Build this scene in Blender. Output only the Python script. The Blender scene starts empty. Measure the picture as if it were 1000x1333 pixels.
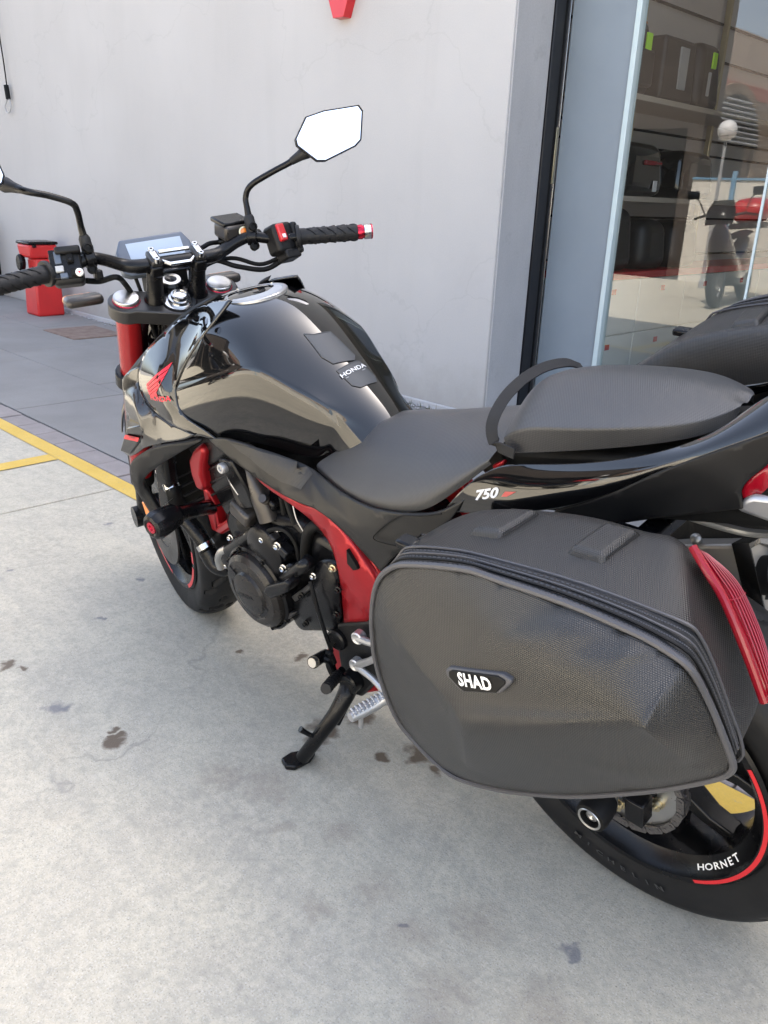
import bpy, bmesh, math, random
from mathutils import Vector, Matrix, geometry
random.seed(7)
R = math.radians
scene = bpy.context.scene
COL = scene.collection

# ------------------------------------------------------------ camera
cam_d = bpy.data.cameras.new('camera')
cam = bpy.data.objects.new('camera', cam_d)
COL.objects.link(cam)
scene.camera = cam
YAW, PITCH, ROLL = R(45.56), R(20.8), R(2.3)
fw = Vector((math.cos(PITCH)*math.cos(-YAW), math.cos(PITCH)*math.sin(-YAW), -math.sin(PITCH)))
rt = fw.cross(Vector((0, 0, 1))).normalized()
up = rt.cross(fw)
r2 = rt*math.cos(ROLL) + up*math.sin(ROLL)
u2 = -rt*math.sin(ROLL) + up*math.cos(ROLL)
cam.matrix_world = Matrix(((r2.x, u2.x, -fw.x, -.469), (r2.y, u2.y, -fw.y, 1.180), (r2.z, u2.z, -fw.z, 1.087), (0, 0, 0, 1)))
cam_d.sensor_fit = 'VERTICAL'
cam_d.sensor_height = 36.0
cam_d.lens = 36.0*1086/1333
cam_d.clip_start = .02
cam_d.clip_end = 500

# ------------------------------------------------------------ sky, sun, exposure
SUN_EL, SUN_AZ = R(57), R(196)          # azimuth measured clockwise from +y
world = bpy.data.worlds.new('World')
scene.world = world
world.use_nodes = True
wn = world.node_tree
wn.nodes.clear()
wo = wn.nodes.new('ShaderNodeOutputWorld')
wb = wn.nodes.new('ShaderNodeBackground')
sk = wn.nodes.new('ShaderNodeTexSky')
sk.sky_type = 'NISHITA'
sk.sun_disc = False
sk.sun_elevation = SUN_EL
sk.sun_rotation = SUN_AZ
sk.dust_density = 3.0
sk.air_density = .9
sk.ozone_density = .4
wb.inputs['Strength'].default_value = .13
hs = wn.nodes.new('ShaderNodeHueSaturation')          # pale hazy summer sky
hs.inputs['Saturation'].default_value = .72
wn.links.new(sk.outputs[0], hs.inputs['Color'])
wn.links.new(hs.outputs[0], wb.inputs['Color'])
wn.links.new(wb.outputs[0], wo.inputs['Surface'])
sun_d = bpy.data.lights.new('sun', 'SUN')
sun_d.energy = 4.2
sun_d.angle = R(.53)
sun_d.color = (1, .94, .85)
sun = bpy.data.objects.new('sun', sun_d)
COL.objects.link(sun)
sd = Vector((math.sin(SUN_AZ)*math.cos(SUN_EL), math.cos(SUN_AZ)*math.cos(SUN_EL), math.sin(SUN_EL)))
sun.rotation_euler = (-sd).to_track_quat('-Z', 'Y').to_euler()
sun.location = (0, -6, 12)
vs = scene.view_settings
vs.view_transform = 'Standard'
vs.look = 'None'
vs.gamma = 1
vs.use_curve_mapping = False
vs.exposure = 2.56
scene.cycles.use_denoising = True
scene.cycles.max_bounces = 10
scene.cycles.diffuse_bounces = 5
scene.cycles.glossy_bounces = 6
scene.cycles.transparent_max_bounces = 12
scene.cycles.caustics_reflective = False
scene.cycles.caustics_refractive = False

# ------------------------------------------------------------ materials
def nn(t, k, **kw):
    n = t.nodes.new(k)
    for a, b in kw.items():
        setattr(n, a, b)
    return n

def mathn(t, op, a, b=None, clamp=False):
    n = nn(t, 'ShaderNodeMath', operation=op, use_clamp=clamp)
    for i, v in enumerate((a, b)):
        if v is None: continue
        if isinstance(v, (int, float)): n.inputs[i].default_value = v
        else: t.links.new(v, n.inputs[i])
    return n.outputs[0]

def mixc(t, fac, a, b, mode='MIX'):
    n = nn(t, 'ShaderNodeMix', data_type='RGBA', blend_type=mode)
    for s, v in ((0, fac), (6, a), (7, b)):
        if isinstance(v, (int, float)): n.inputs[s].default_value = v
        elif isinstance(v, tuple): n.inputs[s].default_value = (*v, 1) if len(v) == 3 else v
        else: t.links.new(v, n.inputs[s])
    return n.outputs[2]

def noise(t, vec, scale, detail=4, rough=.55, out=0):
    n = nn(t, 'ShaderNodeTexNoise')
    n.inputs['Scale'].default_value = scale
    n.inputs['Detail'].default_value = detail
    n.inputs['Roughness'].default_value = rough
    if vec is not None: t.links.new(vec, n.inputs['Vector'])
    return n.outputs[out]

def ramp(t, fac, *stops):
    n = nn(t, 'ShaderNodeValToRGB')
    e = n.color_ramp.elements
    while len(e) < len(stops): e.new(.5)
    for el, (p, c) in zip(e, stops):
        el.position = p
        el.color = (c, c, c, 1) if isinstance(c, (int, float)) else (*c, 1)
    t.links.new(fac, n.inputs[0])
    return n.outputs[0]

def pmat(name, col, rough=.5, metal=0., coat=0., coat_r=.03, spec=.5, var=0., vscale=30, bump=0., bscale=300, rvar=0., emit=None, sheen=0):
    m = bpy.data.materials.new(name)
    m.use_nodes = True
    t = m.node_tree
    b = t.nodes['Principled BSDF']
    b.inputs['Base Color'].default_value = (*col, 1)
    b.inputs['Roughness'].default_value = rough
    b.inputs['Metallic'].default_value = metal
    b.inputs['Coat Weight'].default_value = coat
    b.inputs['Coat Roughness'].default_value = coat_r
    b.inputs['Specular IOR Level'].default_value = spec
    b.inputs['Sheen Weight'].default_value = sheen
    tc = nn(t, 'ShaderNodeTexCoord').outputs['Object']
    if var:
        f = noise(t, tc, vscale, 5)
        c = mixc(t, ramp(t, f, (.3, 0), (.7, 1)), tuple(x*(1-var) for x in col), tuple(min(1, x*(1+var)) for x in col))
        t.links.new(c, b.inputs['Base Color'])
    if rvar:
        f = noise(t, tc, vscale*.7, 4)
        n = nn(t, 'ShaderNodeMapRange')
        n.inputs[1].default_value = .3; n.inputs[2].default_value = .7
        n.inputs[3].default_value = max(0, rough-rvar); n.inputs[4].default_value = rough+rvar
        t.links.new(f, n.inputs[0]); t.links.new(n.outputs[0], b.inputs['Roughness'])
    if bump:
        f = noise(t, tc, bscale, 3)
        n = nn(t, 'ShaderNodeBump')
        n.inputs['Strength'].default_value = bump
        n.inputs['Distance'].default_value = .001
        t.links.new(f, n.inputs['Height']); t.links.new(n.outputs[0], b.inputs['Normal'])
    if emit:
        b.inputs['Emission Color'].default_value = (*emit[0], 1)
        b.inputs['Emission Strength'].default_value = emit[1]
    return m

def weave(name, col, pitch, rough=.5, depth=.6, contrast=.35, spec=.5):
    """moulded carbon-look skin: tiny raised lozenges in diagonal rows"""
    m = pmat(name, col, rough, spec=spec)
    t = m.node_tree
    b = t.nodes['Principled BSDF']
    tc = nn(t, 'ShaderNodeTexCoord').outputs['Object']
    sp = nn(t, 'ShaderNodeSeparateXYZ')
    t.links.new(tc, sp.inputs[0])
    k = 2*math.pi/pitch
    u = mathn(t, 'ADD', sp.outputs[0], mathn(t, 'MULTIPLY', sp.outputs[1], .6))
    v = mathn(t, 'ADD', sp.outputs[2], mathn(t, 'MULTIPLY', sp.outputs[1], -.9))
    a = mathn(t, 'SINE', mathn(t, 'MULTIPLY', mathn(t, 'ADD', u, v), k*.7))
    c = mathn(t, 'SINE', mathn(t, 'MULTIPLY', mathn(t, 'SUBTRACT', u, v), k*.7))
    h = mathn(t, 'MULTIPLY', a, c)
    h01 = mathn(t, 'ADD', mathn(t, 'MULTIPLY', h, .5), .5)
    lo = tuple(x*(1-contrast) for x in col); hi = tuple(x*(1+contrast) for x in col)
    big = noise(t, tc, 7, 3)
    cc = mixc(t, h01, lo, hi)
    cc = mixc(t, ramp(t, big, (.35, 0), (.75, .35)), cc, tuple(x*1.5 for x in col))
    t.links.new(cc, b.inputs['Base Color'])
    bp = nn(t, 'ShaderNodeBump')
    bp.inputs['Strength'].default_value = depth
    bp.inputs['Distance'].default_value = .0009
    t.links.new(h01, bp.inputs['Height'])
    t.links.new(bp.outputs[0], b.inputs['Normal'])
    return m

M = {}
M['gloss'] = pmat('gloss_black_paint', (.0025, .0026, .003), .06, coat=1, coat_r=.008, spec=.22)
M['matte'] = pmat('matte_black_plastic', (.0075, .0075, .0080), .44, spec=.26, var=.15, bump=.25, bscale=1500, rvar=.06)
M['satin'] = pmat('satin_black_metal', (.005, .005, .0056), .25, spec=.24, var=.2, rvar=.07, bump=.1, bscale=900)
M['alloy'] = pmat('charcoal_alloy', (.035, .034, .034), .36, metal=.35, rvar=.08, bump=.12, bscale=700)
M['engine'] = pmat('engine_black', (.006, .006, .0068), .20, spec=.22, metal=.0, rvar=.1, bump=.2, bscale=900)
M['bronze'] = pmat('bronze_grey_alloy', (.055, .05, .046), .33, metal=.5, rvar=.08)
M['dark'] = pmat('deep_black_rubber', (.004, .004, .004), .6, spec=.2, rvar=.1)
M['rubber'] = pmat('grip_rubber', (.010, .010, .011), .55, spec=.35, var=.2, bump=.3, bscale=900)
M['tyre'] = pmat('tyre_rubber', (.010, .010, .0105), .52, spec=.26, var=.25, vscale=18, bump=.25, bscale=700, rvar=.08)
M['tyremark'] = pmat('tyre_lettering', (.045, .045, .046), .45)
M['redmet'] = pmat('candy_red_metal', (.29, .009, .014), .33, metal=.45, spec=.3, coat=.2, coat_r=.15, var=.12, vscale=12)
M['redfork'] = pmat('red_fork_tube', (.26, .011, .013), .26, metal=.15, coat=.4, coat_r=.1)
M['redpaint'] = pmat('bright_red_paint', (.52, .012, .018), .35, coat=.3)
M['redano'] = pmat('red_anodised', (.5, .02, .05), .25, metal=.8)
M['steel'] = pmat('brushed_steel', (.50, .49, .47), .34, metal=1, rvar=.08, vscale=80)
M['chrome'] = pmat('polished_steel', (.56, .56, .56), .2, metal=1, rvar=.05)
M['silver'] = pmat('cast_silver_alloy', (.46, .46, .465), .36, metal=.75, bump=.2, bscale=500)
M['gold'] = pmat('zinc_gold_bolt', (.50, .44, .30), .3, metal=.9)
M['whitepl'] = pmat('white_print', (.75, .75, .75), .4)
M['greypl'] = pmat('grey_print', (.35, .36, .37), .45)
M['orange'] = pmat('orange_lens', (.75, .22, .02), .2, coat=.5)
M['seat'] = weave('seat_vinyl', (.032, .0324, .0340), .0034, .37, .5, .4, spec=.65)
M['bag'] = weave('case_skin', (.0105, .0100, .0094), .0034, .34, .55, .5, spec=.56)
M['railgrey'] = pmat('grey_steel_rail', (.22, .215, .20), .35, metal=.6)
M['cover'] = weave('textured_side_cover', (.0140, .0132, .0125), .0042, .40, .5, .45)
M['band'] = pmat('zip_webbing', (.008, .008, .009), .75, bump=.5, bscale=1800)
M['piping'] = pmat('grey_piping', (.05, .05, .056), .5)
M['pad'] = pmat('tank_pad_resin', (.038, .043, .05), .5, bump=.1, bscale=900)
M['screen'] = pmat('dash_screen', (.36, .43, .52), .15, spec=.6)
M['mirror'] = pmat('mirror_glass', (.92, .93, .95), .02, metal=1)
M['plate'] = pmat('dash_bezel', (.075, .095, .13), .3)

M['gloss2'] = pmat('semi_gloss_black', (.012, .0115, .011), .2, coat=.7, coat_r=.06, spec=.5)
M['cover2'] = pmat('satin_side_plastic', (.0120, .0114, .0108), .38, spec=.34, var=.12, bump=.25, bscale=1500)
M['alloy2'] = pmat('dark_cast_cover', (.020, .0185, .0175), .27, spec=.28, metal=.15, rvar=.06, bump=.15, bscale=900)
M['muff'] = pmat('smoked_steel', (.30, .275, .24), .36, metal=.35, rvar=.05)
M['polmuff'] = pmat('polished_dark_steel', (.42, .40, .37), .22, metal=1)

def lens(name, col, ribs=0):
    m = pmat(name, col, .25, coat=.35, coat_r=.08, spec=.35)
    t = m.node_tree; b = t.nodes['Principled BSDF']
    b.inputs['Subsurface Weight'].default_value = .0
    b.inputs['Transmission Weight'].default_value = .15
    return m
M['redlens'] = lens('red_reflector_lens', (.26, .003, .013))

# ------------------------------------------------------------ mesh helpers
def empty(name, loc=(0, 0, 0), rot=(0, 0, 0)):
    o = bpy.data.objects.new(name, None)
    o.empty_display_size = .05
    COL.objects.link(o)
    o.location = loc; o.rotation_euler = rot
    return o

def tag(o, label=None, cat=None, group=None, kind=None):
    if label: o['label'] = label
    if cat: o['category'] = cat
    if group: o['group'] = group
    if kind: o['kind'] = kind
    return o

def mk(name, verts, faces, mat, parent=None, smooth=True, sub=0, bevel=0, bseg=2, solid=0, off=-1, crease=None, mirror=False, T=None, sharp=35, flat=False, recalc=True, cr_all=0):
    me = bpy.data.meshes.new(name)
    vs_ = [tuple(T(Vector(v))) if T else tuple(v) for v in verts]
    me.from_pydata(vs_, [], faces)
    if recalc:
        bm = bmesh.new(); bm.from_mesh(me)
        bmesh.ops.recalc_face_normals(bm, faces=bm.faces)
        bm.to_mesh(me); bm.free()
    me.materials.append(M[mat] if isinstance(mat, str) else mat)
    if crease:
        at = me.attributes.new('crease_edge', 'FLOAT', 'EDGE')
        key = {}
        for e in crease:
            key[tuple(sorted(e[:2]))] = e[2] if len(e) > 2 else 1.
        for e in me.edges:
            k = tuple(sorted(e.vertices))
            if k in key: at.data[e.index].value = key[k]
    o = bpy.data.objects.new(name, me)
    COL.objects.link(o)
    if parent: o.parent = parent
    for p in me.polygons: p.use_smooth = smooth and not flat
    if smooth and not flat and not sub: me.set_sharp_from_angle(angle=R(sharp))
    if mirror:
        d = o.modifiers.new('mirror', 'MIRROR'); d.use_axis = (False, True, False); d.merge_threshold = .002; d.use_clip = True
    if sub:
        d = o.modifiers.new('sub', 'SUBSURF'); d.levels = sub; d.render_levels = sub
    if solid:
        d = o.modifiers.new('solid', 'SOLIDIFY'); d.thickness = solid; d.offset = off
    if bevel:
        d = o.modifiers.new('bevel', 'BEVEL'); d.width = bevel; d.segments = bseg; d.limit_method = 'ANGLE'; d.angle_limit = R(30)
        d.harden_normals = False
    return o

def flip_copy(o, parent=None, name=None):
    """a mirror-image part on the other side of the motorcycle"""
    me = o.data.copy()
    me.transform(Matrix.Diagonal((1, -1, 1, 1)))
    me.flip_normals()
    c = o.copy(); c.data = me
    if name: c.name = name
    COL.objects.link(c)
    c.parent = parent if parent else o.parent
    return c

def loft(name, rows, mat, parent=None, closed=False, caps=False, **kw):
    n = len(rows[0]); v = [p for r in rows for p in r]; f = []
    for i in range(len(rows)-1):
        for j in range(n-1 if not closed else n):
            k = (j+1) % n
            f.append((i*n+j, i*n+k, (i+1)*n+k, (i+1)*n+j))
    if caps:
        f.append(tuple(range(n))[::-1]); f.append(tuple((len(rows)-1)*n+j for j in range(n)))
    return mk(name, v, f, mat, parent, **kw)

def crv(pts, n=8):
    """Catmull-Rom through the points"""
    P = [Vector(p) for p in pts]
    if len(P) < 3: return P
    P = [2*P[0]-P[1]] + P + [2*P[-1]-P[-2]]
    out = []
    for i in range(1, len(P)-2):
        a, b, c, d = P[i-1:i+3]
        for k in range(n):
            t = k/n
            out.append(.5*((2*b)+(-a+c)*t+(2*a-5*b+4*c-d)*t*t+(-a+3*b-3*c+d)*t**3))
    out.append(P[-2])
    return out

def tube(name, pts, r, mat, parent=None, seg=10, smooth_path=True, n=6, T=None, caps=True, **kw):
    P = crv(pts, n) if smooth_path else [Vector(p) for p in pts]
    if T: P = [T(p) for p in P]
    m = len(P)
    if isinstance(r, (int, float)): rr = [r]*m
    else:
        k = len(r)-1; rr = []
        for i in range(m):
            u = i/(m-1)*k; a = min(int(u), k-1); rr.append(r[a]+(r[a+1]-r[a])*(u-a))
    t0 = (P[1]-P[0]).normalized()
    nx = t0.orthogonal().normalized()
    v = []; f = []
    for i in range(m):
        t = (P[min(i+1, m-1)]-P[max(i-1, 0)]).normalized()
        nx = (nx-t*nx.dot(t)).normalized(); ny = t.cross(nx)
        for j in range(seg):
            a = 2*math.pi*j/seg
            v.append(P[i]+(nx*math.cos(a)+ny*math.sin(a))*rr[i])
    for i in range(m-1):
        for j in range(seg):
            k = (j+1) % seg
            f.append((i*seg+j, i*seg+k, (i+1)*seg+k, (i+1)*seg+j))
    if caps:
        f.append(tuple(range(seg))[::-1]); f.append(tuple((m-1)*seg+j for j in range(seg)))
    return mk(name, v, f, mat, parent, **kw)

def lathe(name, prof, org, axis, mat, parent=None, seg=24, T=None, closed=False, arc=None, **kw):
    """prof = [(distance along axis, radius)]"""
    ax = Vector(axis).normalized(); o = Vector(org)
    nx = Vector((1, 0, 0)) if abs(ax.x) < .9 else Vector((0, 0, 1))
    nx = (nx-ax*nx.dot(ax)).normalized(); ny = ax.cross(nx)
    v = []; f = []; n = len(prof)
    a0, a1 = arc if arc else (0, 2*math.pi)
    rows = seg+1 if arc else seg
    for i in range(rows):
        a = a0+(a1-a0)*i/seg
        for d, r in prof: v.append(o+ax*d+(nx*math.cos(a)+ny*math.sin(a))*max(r, 1e-5))
    for i in range(seg):
        k = (i+1) if arc else (i+1) % seg
        for j in range(n-1 if not closed else n):
            l = (j+1) % n
            f.append((i*n+j, k*n+j, k*n+l, i*n+l))
    return mk(name, v, f, mat, parent, T=T, **kw)

def bx(name, c, s, mat, parent=None, rot=None, T=None, bevel=.002, taper=1., **kw):
    """bevelled box; s = full size; rot = 3x3 or euler tuple; taper scales the +z end"""
    c = Vector(c); h = Vector(s)*.5
    Rm = Matrix.Identity(3)
    if rot is not None:
        if isinstance(rot, Matrix): Rm = rot
        else:
            from mathutils import Euler
            Rm = Euler(rot).to_matrix()
    v = []
    for z in (-1, 1):
        for x, y in ((-1, -1), (1, -1), (1, 1), (-1, 1)):
            q = taper if z > 0 else 1
            v.append(c+Rm@Vector((x*h.x*q, y*h.y*q, z*h.z)))
    f = [(3, 2, 1, 0), (4, 5, 6, 7), (0, 1, 5, 4), (1, 2, 6, 5), (2, 3, 7, 6), (3, 0, 4, 7)]
    return mk(name, v, f, mat, parent, T=T, bevel=bevel, **kw)

def prism(name, out, depth, mat, parent=None, T=None, bevel=.002, dirn=(0, -1, 0), **kw):
    """outline of 3-d points pushed along dirn by depth"""
    n = len(out); d = Vector(dirn)*depth
    v = [Vector(p) for p in out]+[Vector(p)+d for p in out]
    f = [tuple(range(n)), tuple(range(2*n-1, n-1, -1))]+[(i, n+i, n+(i+1) % n, (i+1) % n) for i in range(n)]
    return mk(name, v, f, mat, parent, T=T, bevel=bevel, **kw)

def panel(name, out, mat, parent=None, inner=(), feats=(), sub=2, thick=.004, cr=.75, edge_cr=.9, T=None, axes=(0, 2), **kw):
    """a moulded skin: outline + inner control points (3-d), feats = index pairs of creased ridges;
    triangulated over two axes, subdivided and given thickness"""
    pts = [Vector(p) for p in out]+[Vector(p) for p in inner]
    n = len(out)
    c2 = [Vector((p[axes[0]], p[axes[1]])) for p in pts]
    ed = [(i, (i+1) % n) for i in range(n)]+[tuple(e[:2]) for e in feats]
    vo, eo, fo, ov, oe, of = geometry.delaunay_2d_cdt(c2, ed, [list(range(n))], 1, 1e-6)
    idx = {}
    V3 = []
    for i, src in enumerate(ov):
        V3.append(pts[src[0]] if src else None)
        for s in src: idx[s] = i
    for i, q in enumerate(V3):
        if q is None:
            bd = sorted(range(len(pts)), key=lambda k: (c2[k]-vo[i]).length)[:2]
            V3[i] = (pts[bd[0]]+pts[bd[1]])*.5
    c = [(idx[i], idx[(i+1) % n], edge_cr) for i in range(n)]
    c += [(idx[e[0]], idx[e[1]], e[2] if len(e) > 2 else cr) for e in feats]
    return mk(name, V3, [tuple(f) for f in fo], mat, parent, sub=sub, solid=thick, off=-1 if True else 0, crease=c, T=T, **kw)

_font = {}
def text(name, body, org, right, upv, size, mat, parent=None, ext=.0004, shear=0., bold=0., sx=1., T=None, align='CENTER', spacing=1.):
    cu = bpy.data.curves.new('t', 'FONT')
    cu.body = body; cu.size = 1; cu.extrude = 0; cu.shear = shear; cu.offset = bold
    cu.align_x = align; cu.align_y = 'CENTER'; cu.resolution_u = 3; cu.space_character = spacing
    to = bpy.data.objects.new('t', cu)
    COL.objects.link(to)
    dg = bpy.context.evaluated_depsgraph_get()
    dg.update()
    me = bpy.data.meshes.new_from_object(to.evaluated_get(dg))
    bpy.data.objects.remove(to); bpy.data.curves.remove(cu)
    r = Vector(right).normalized(); u = Vector(upv); u = (u-r*u.dot(r)).normalized(); n = r.cross(u)
    o = Vector(org)
    v = [o+r*(p.co.x*size*sx)+u*(p.co.y*size)+n*ext for p in me.vertices]
    f = [tuple(p.vertices) for p in me.polygons]
    bpy.data.meshes.remove(me)
    return mk(name, v, f, mat, parent, T=T, flat=True, recalc=False)

from mathutils.bvhtree import BVHTree
def bvh_of(o):
    dg = bpy.context.evaluated_depsgraph_get(); dg.update()
    e = o.evaluated_get(dg); me = e.to_mesh()
    t = BVHTree.FromPolygons([v.co.copy() for v in me.vertices], [tuple(p.vertices) for p in me.polygons])
    e.to_mesh_clear()
    return t
def snap(o, tree, d, off=.001, cuts=0, far=.06):
    """lay a thin piece onto a surface: every vertex is dropped along -d onto it"""
    me = o.data; d = Vector(d).normalized()
    if cuts:
        bm = bmesh.new(); bm.from_mesh(me)
        bmesh.ops.triangulate(bm, faces=bm.faces)
        for _ in range(cuts): bmesh.ops.subdivide_edges(bm, edges=bm.edges, cuts=1, use_grid_fill=True)
        bm.to_mesh(me); bm.free()
    for v in me.vertices:
        h = tree.ray_cast(v.co+d*far, -d, far*2.5)
        if h[0] is not None:
            n = h[1] if h[1].dot(d) > 0 else -h[1]
            v.co = h[0]+n*off
    return o

# ============================================================ SETTING
def concrete_mat():
    m = pmat('worn_concrete', (.36, .35, .33), .85)
    t = m.node_tree; b = t.nodes['Principled BSDF']
    geo = nn(t, 'ShaderNodeNewGeometry').outputs['Position']
    big = noise(t, geo, .9, 5, .6)
    mid = noise(t, geo, 5.5, 6, .65)
    fine = noise(t, geo, 90, 4, .7)
    grit = noise(t, geo, 330, 2, .6)
    c = mixc(t, ramp(t, big, (.32, 0), (.68, 1)), (.505, .458, .352), (.590, .532, .408))
    c = mixc(t, ramp(t, mid, (.35, 0), (.62, 1)), c, mixc(t, 1., c, (.90, .90, .92), 'MULTIPLY'))
    c = mixc(t, ramp(t, fine, (.36, .6), (.56, 0)), c, (.35, .325, .272))
    c = mixc(t, ramp(t, grit, (.58, 0), (.70, .55)), c, (.68, .655, .60))
    c = mixc(t, ramp(t, grit, (.29, .75), (.40, 0)), c, (.16, .152, .135))
    clot = noise(t, geo, 24, 5, .7)
    c = mixc(t, ramp(t, clot, (.36, .42), (.50, 0)), c, (.33, .305, .25))
    c = mixc(t, ramp(t, clot, (.56, 0), (.70, .35)), c, (.66, .605, .49))
    # worn grey zones with softer pits
    worn = noise(t, geo, 1.7, 4, .7)
    pit = noise(t, geo, 42, 5, .75)
    c = mixc(t, mathn(t, 'MULTIPLY', ramp(t, worn, (.42, 0), (.66, 1)), ramp(t, pit, (.38, .62), (.60, 0))), c, (.275, .255, .215))
    # rusty / brownish tinted drifts
    rust = noise(t, geo, 2.3, 5, .7)
    c = mixc(t, ramp(t, rust, (.60, 0), (.78, .22)), c, (.30, .20, .13))
    vo = nn(t, 'ShaderNodeTexVoronoi', feature='DISTANCE_TO_EDGE'); vo.inputs['Scale'].default_value = .8
    nz = nn(t, 'ShaderNodeTexNoise'); nz.inputs['Scale'].default_value = 4; nz.inputs['Detail'].default_value = 6; t.links.new(geo, nz.inputs['Vector'])
    ma = nn(t, 'ShaderNodeVectorMath', operation='MULTIPLY_ADD'); t.links.new(nz.outputs['Color'], ma.inputs[0]); ma.inputs[1].default_value = (.35, .35, 0); t.links.new(geo, ma.inputs[2]); t.links.new(ma.outputs[0], vo.inputs['Vector'])
    crk = mathn(t, 'MULTIPLY', ramp(t, vo.outputs['Distance'], (0, .5), (.0016, 0)), ramp(t, noise(t, geo, 1.3, 2), (.5, 0), (.6, 1)))
    c = mixc(t, crk, c, (.20, .19, .17))
    # rubbed tyre tracks running along the yard
    mpt = nn(t, 'ShaderNodeMapping'); mpt.inputs['Scale'].default_value = (.25, 5.0, 1); mpt.inputs['Rotation'].default_value = (0, 0, .12); t.links.new(geo, mpt.inputs[0])
    trk = noise(t, mpt.outputs[0], 1.4, 4, .6)
    c = mixc(t, ramp(t, trk, (.52, 0), (.68, .28)), c, (.30, .285, .255))
    # oil and water stains, each with its own ragged outline
    wob = nn(t, 'ShaderNodeTexNoise'); wob.inputs['Scale'].default_value = 26; wob.inputs['Detail'].default_value = 4
    t.links.new(geo, wob.inputs['Vector'])
    wv = nn(t, 'ShaderNodeVectorMath', operation='MULTIPLY_ADD')
    t.links.new(wob.outputs['Color'], wv.inputs[0]); wv.inputs[1].default_value = (.075, .075, 0); wv.inputs[2].default_value = (-.0375, -.0375, 0)
    pos = nn(t, 'ShaderNodeVectorMath', operation='ADD')
    t.links.new(geo, pos.inputs[0]); t.links.new(wv.outputs[0], pos.inputs[1])
    def stains(lst, soft):
        acc = None
        for x, y, r in lst:
            d = nn(t, 'ShaderNodeVectorMath', operation='DISTANCE')
            t.links.new(pos.outputs[0], d.inputs[0]); d.inputs[1].default_value = (x, y, 0)
            mr = nn(t, 'ShaderNodeMapRange'); mr.inputs[1].default_value = r*1.22; mr.inputs[2].default_value = r*soft*1.3
            mr.inputs[3].default_value = 0; mr.inputs[4].default_value = 1
            t.links.new(d.outputs['Value'], mr.inputs[0])
            acc = mr.outputs[0] if acc is None else mathn(t, 'MAXIMUM', acc, mr.outputs[0])
        return acc
    wet = stains([(.675, .172, .036), (.655, .200, .028), (.652, .084, .026), (.523, .146, .017), (.480, .066, .034), (.465, .090, .024), (.414, .094, .017),
                  (.700, .120, .017), (.930, .530, .020), (.945, .515, .014), (.975, .502, .012), (1.375, .571, .020), (1.336, .547, .012), (.942, .016, .019), (1.06, .12, .011)], .45)
    c = mixc(t, mathn(t, 'MULTIPLY', wet, .92), c, (.100, .066, .038))
    blu = stains([(1.131, .562, .026), (1.12, .545, .018), (-.009, .261, .014), (-.02, .268, .011), (1.6, .1, .014), (1.9, .35, .016), (2.05, -.05, .014), (1.45, .3, .01), (.2, .42, .009)], .4)
    c = mixc(t, mathn(t, 'MULTIPLY', blu, .75), c, (.15, .15, .165))
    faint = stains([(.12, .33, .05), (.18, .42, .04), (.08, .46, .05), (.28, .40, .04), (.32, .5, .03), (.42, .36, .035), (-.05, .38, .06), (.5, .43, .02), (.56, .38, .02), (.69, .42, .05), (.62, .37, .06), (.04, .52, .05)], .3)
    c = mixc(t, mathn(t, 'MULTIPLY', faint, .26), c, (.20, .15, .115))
    t.links.new(c, b.inputs['Base Color'])
    rg = nn(t, 'ShaderNodeMapRange'); rg.inputs[3].default_value = .86; rg.inputs[4].default_value = .55
    t.links.new(wet, rg.inputs[0]); t.links.new(rg.outputs[0], b.inputs['Roughness'])
    h = mathn(t, 'ADD', mathn(t, 'MULTIPLY', fine, .7), mathn(t, 'MULTIPLY', grit, .5))
    bp = nn(t, 'ShaderNodeBump'); bp.inputs['Strength'].default_value = .5; bp.inputs['Distance'].default_value = .002
    t.links.new(h, bp.inputs['Height']); t.links.new(bp.outputs[0], b.inputs['Normal'])
    return m
M['concrete'] = concrete_mat()

def rough_mat(name, c1, c2, s1, s2=60, spots=None, rough=.85, bumpd=.002, bs=.4, streak=0):
    m = pmat(name, c1, rough)
    t = m.node_tree; b = t.nodes['Principled BSDF']
    geo = nn(t, 'ShaderNodeNewGeometry').outputs['Position']
    v = geo
    if streak:
        mp = nn(t, 'ShaderNodeMapping'); mp.inputs['Scale'].default_value = (1, 1, streak)
        t.links.new(geo, mp.inputs[0]); v = mp.outputs[0]
    a = noise(t, v, s1, 6, .62); f = noise(t, geo, s2, 4, .7)
    c = mixc(t, ramp(t, a, (.3, 0), (.7, 1)), c1, c2)
    c = mixc(t, ramp(t, f, (.35, .5), (.65, 0)), c, mixc(t, 1., c, (.8, .8, .8), 'MULTIPLY'))
    if spots:
        s = noise(t, geo, spots[0], 5, .7)
        c = mixc(t, ramp(t, s, (spots[1], 0), (spots[1]+.08, spots[3])), c, spots[2])
    t.links.new(c, b.inputs['Base Color'])
    bp = nn(t, 'ShaderNodeBump'); bp.inputs['Strength'].default_value = bs; bp.inputs['Distance'].default_value = bumpd
    t.links.new(mathn(t, 'ADD', f, mathn(t, 'MULTIPLY', a, .6)), bp.inputs['Height']); t.links.new(bp.outputs[0], b.inputs['Normal'])
    return m
M['paving'] = rough_mat('grey_paving', (.205, .195, .185), (.255, .245, .232), 2.2, 120, (9, .66, (.15, .15, .155), .6))
M['brick'] = rough_mat('reddish_grey_brick', (.24, .21, .20), (.31, .275, .26), 9, 140)
M['yellow'] = rough_mat('worn_yellow_paint', (.62, .40, .065), (.68, .46, .10), 6, 130, (38, .60, (.36, .30, .20), .7), .7, .001)
M['wall0'] = rough_mat('grey_render', (.405, .395, .388), (.445, .435, .428), 1.3, 160, (2.1, .60, (.375, .363, .358), .45), .9, .0012, .35, .35)
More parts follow.
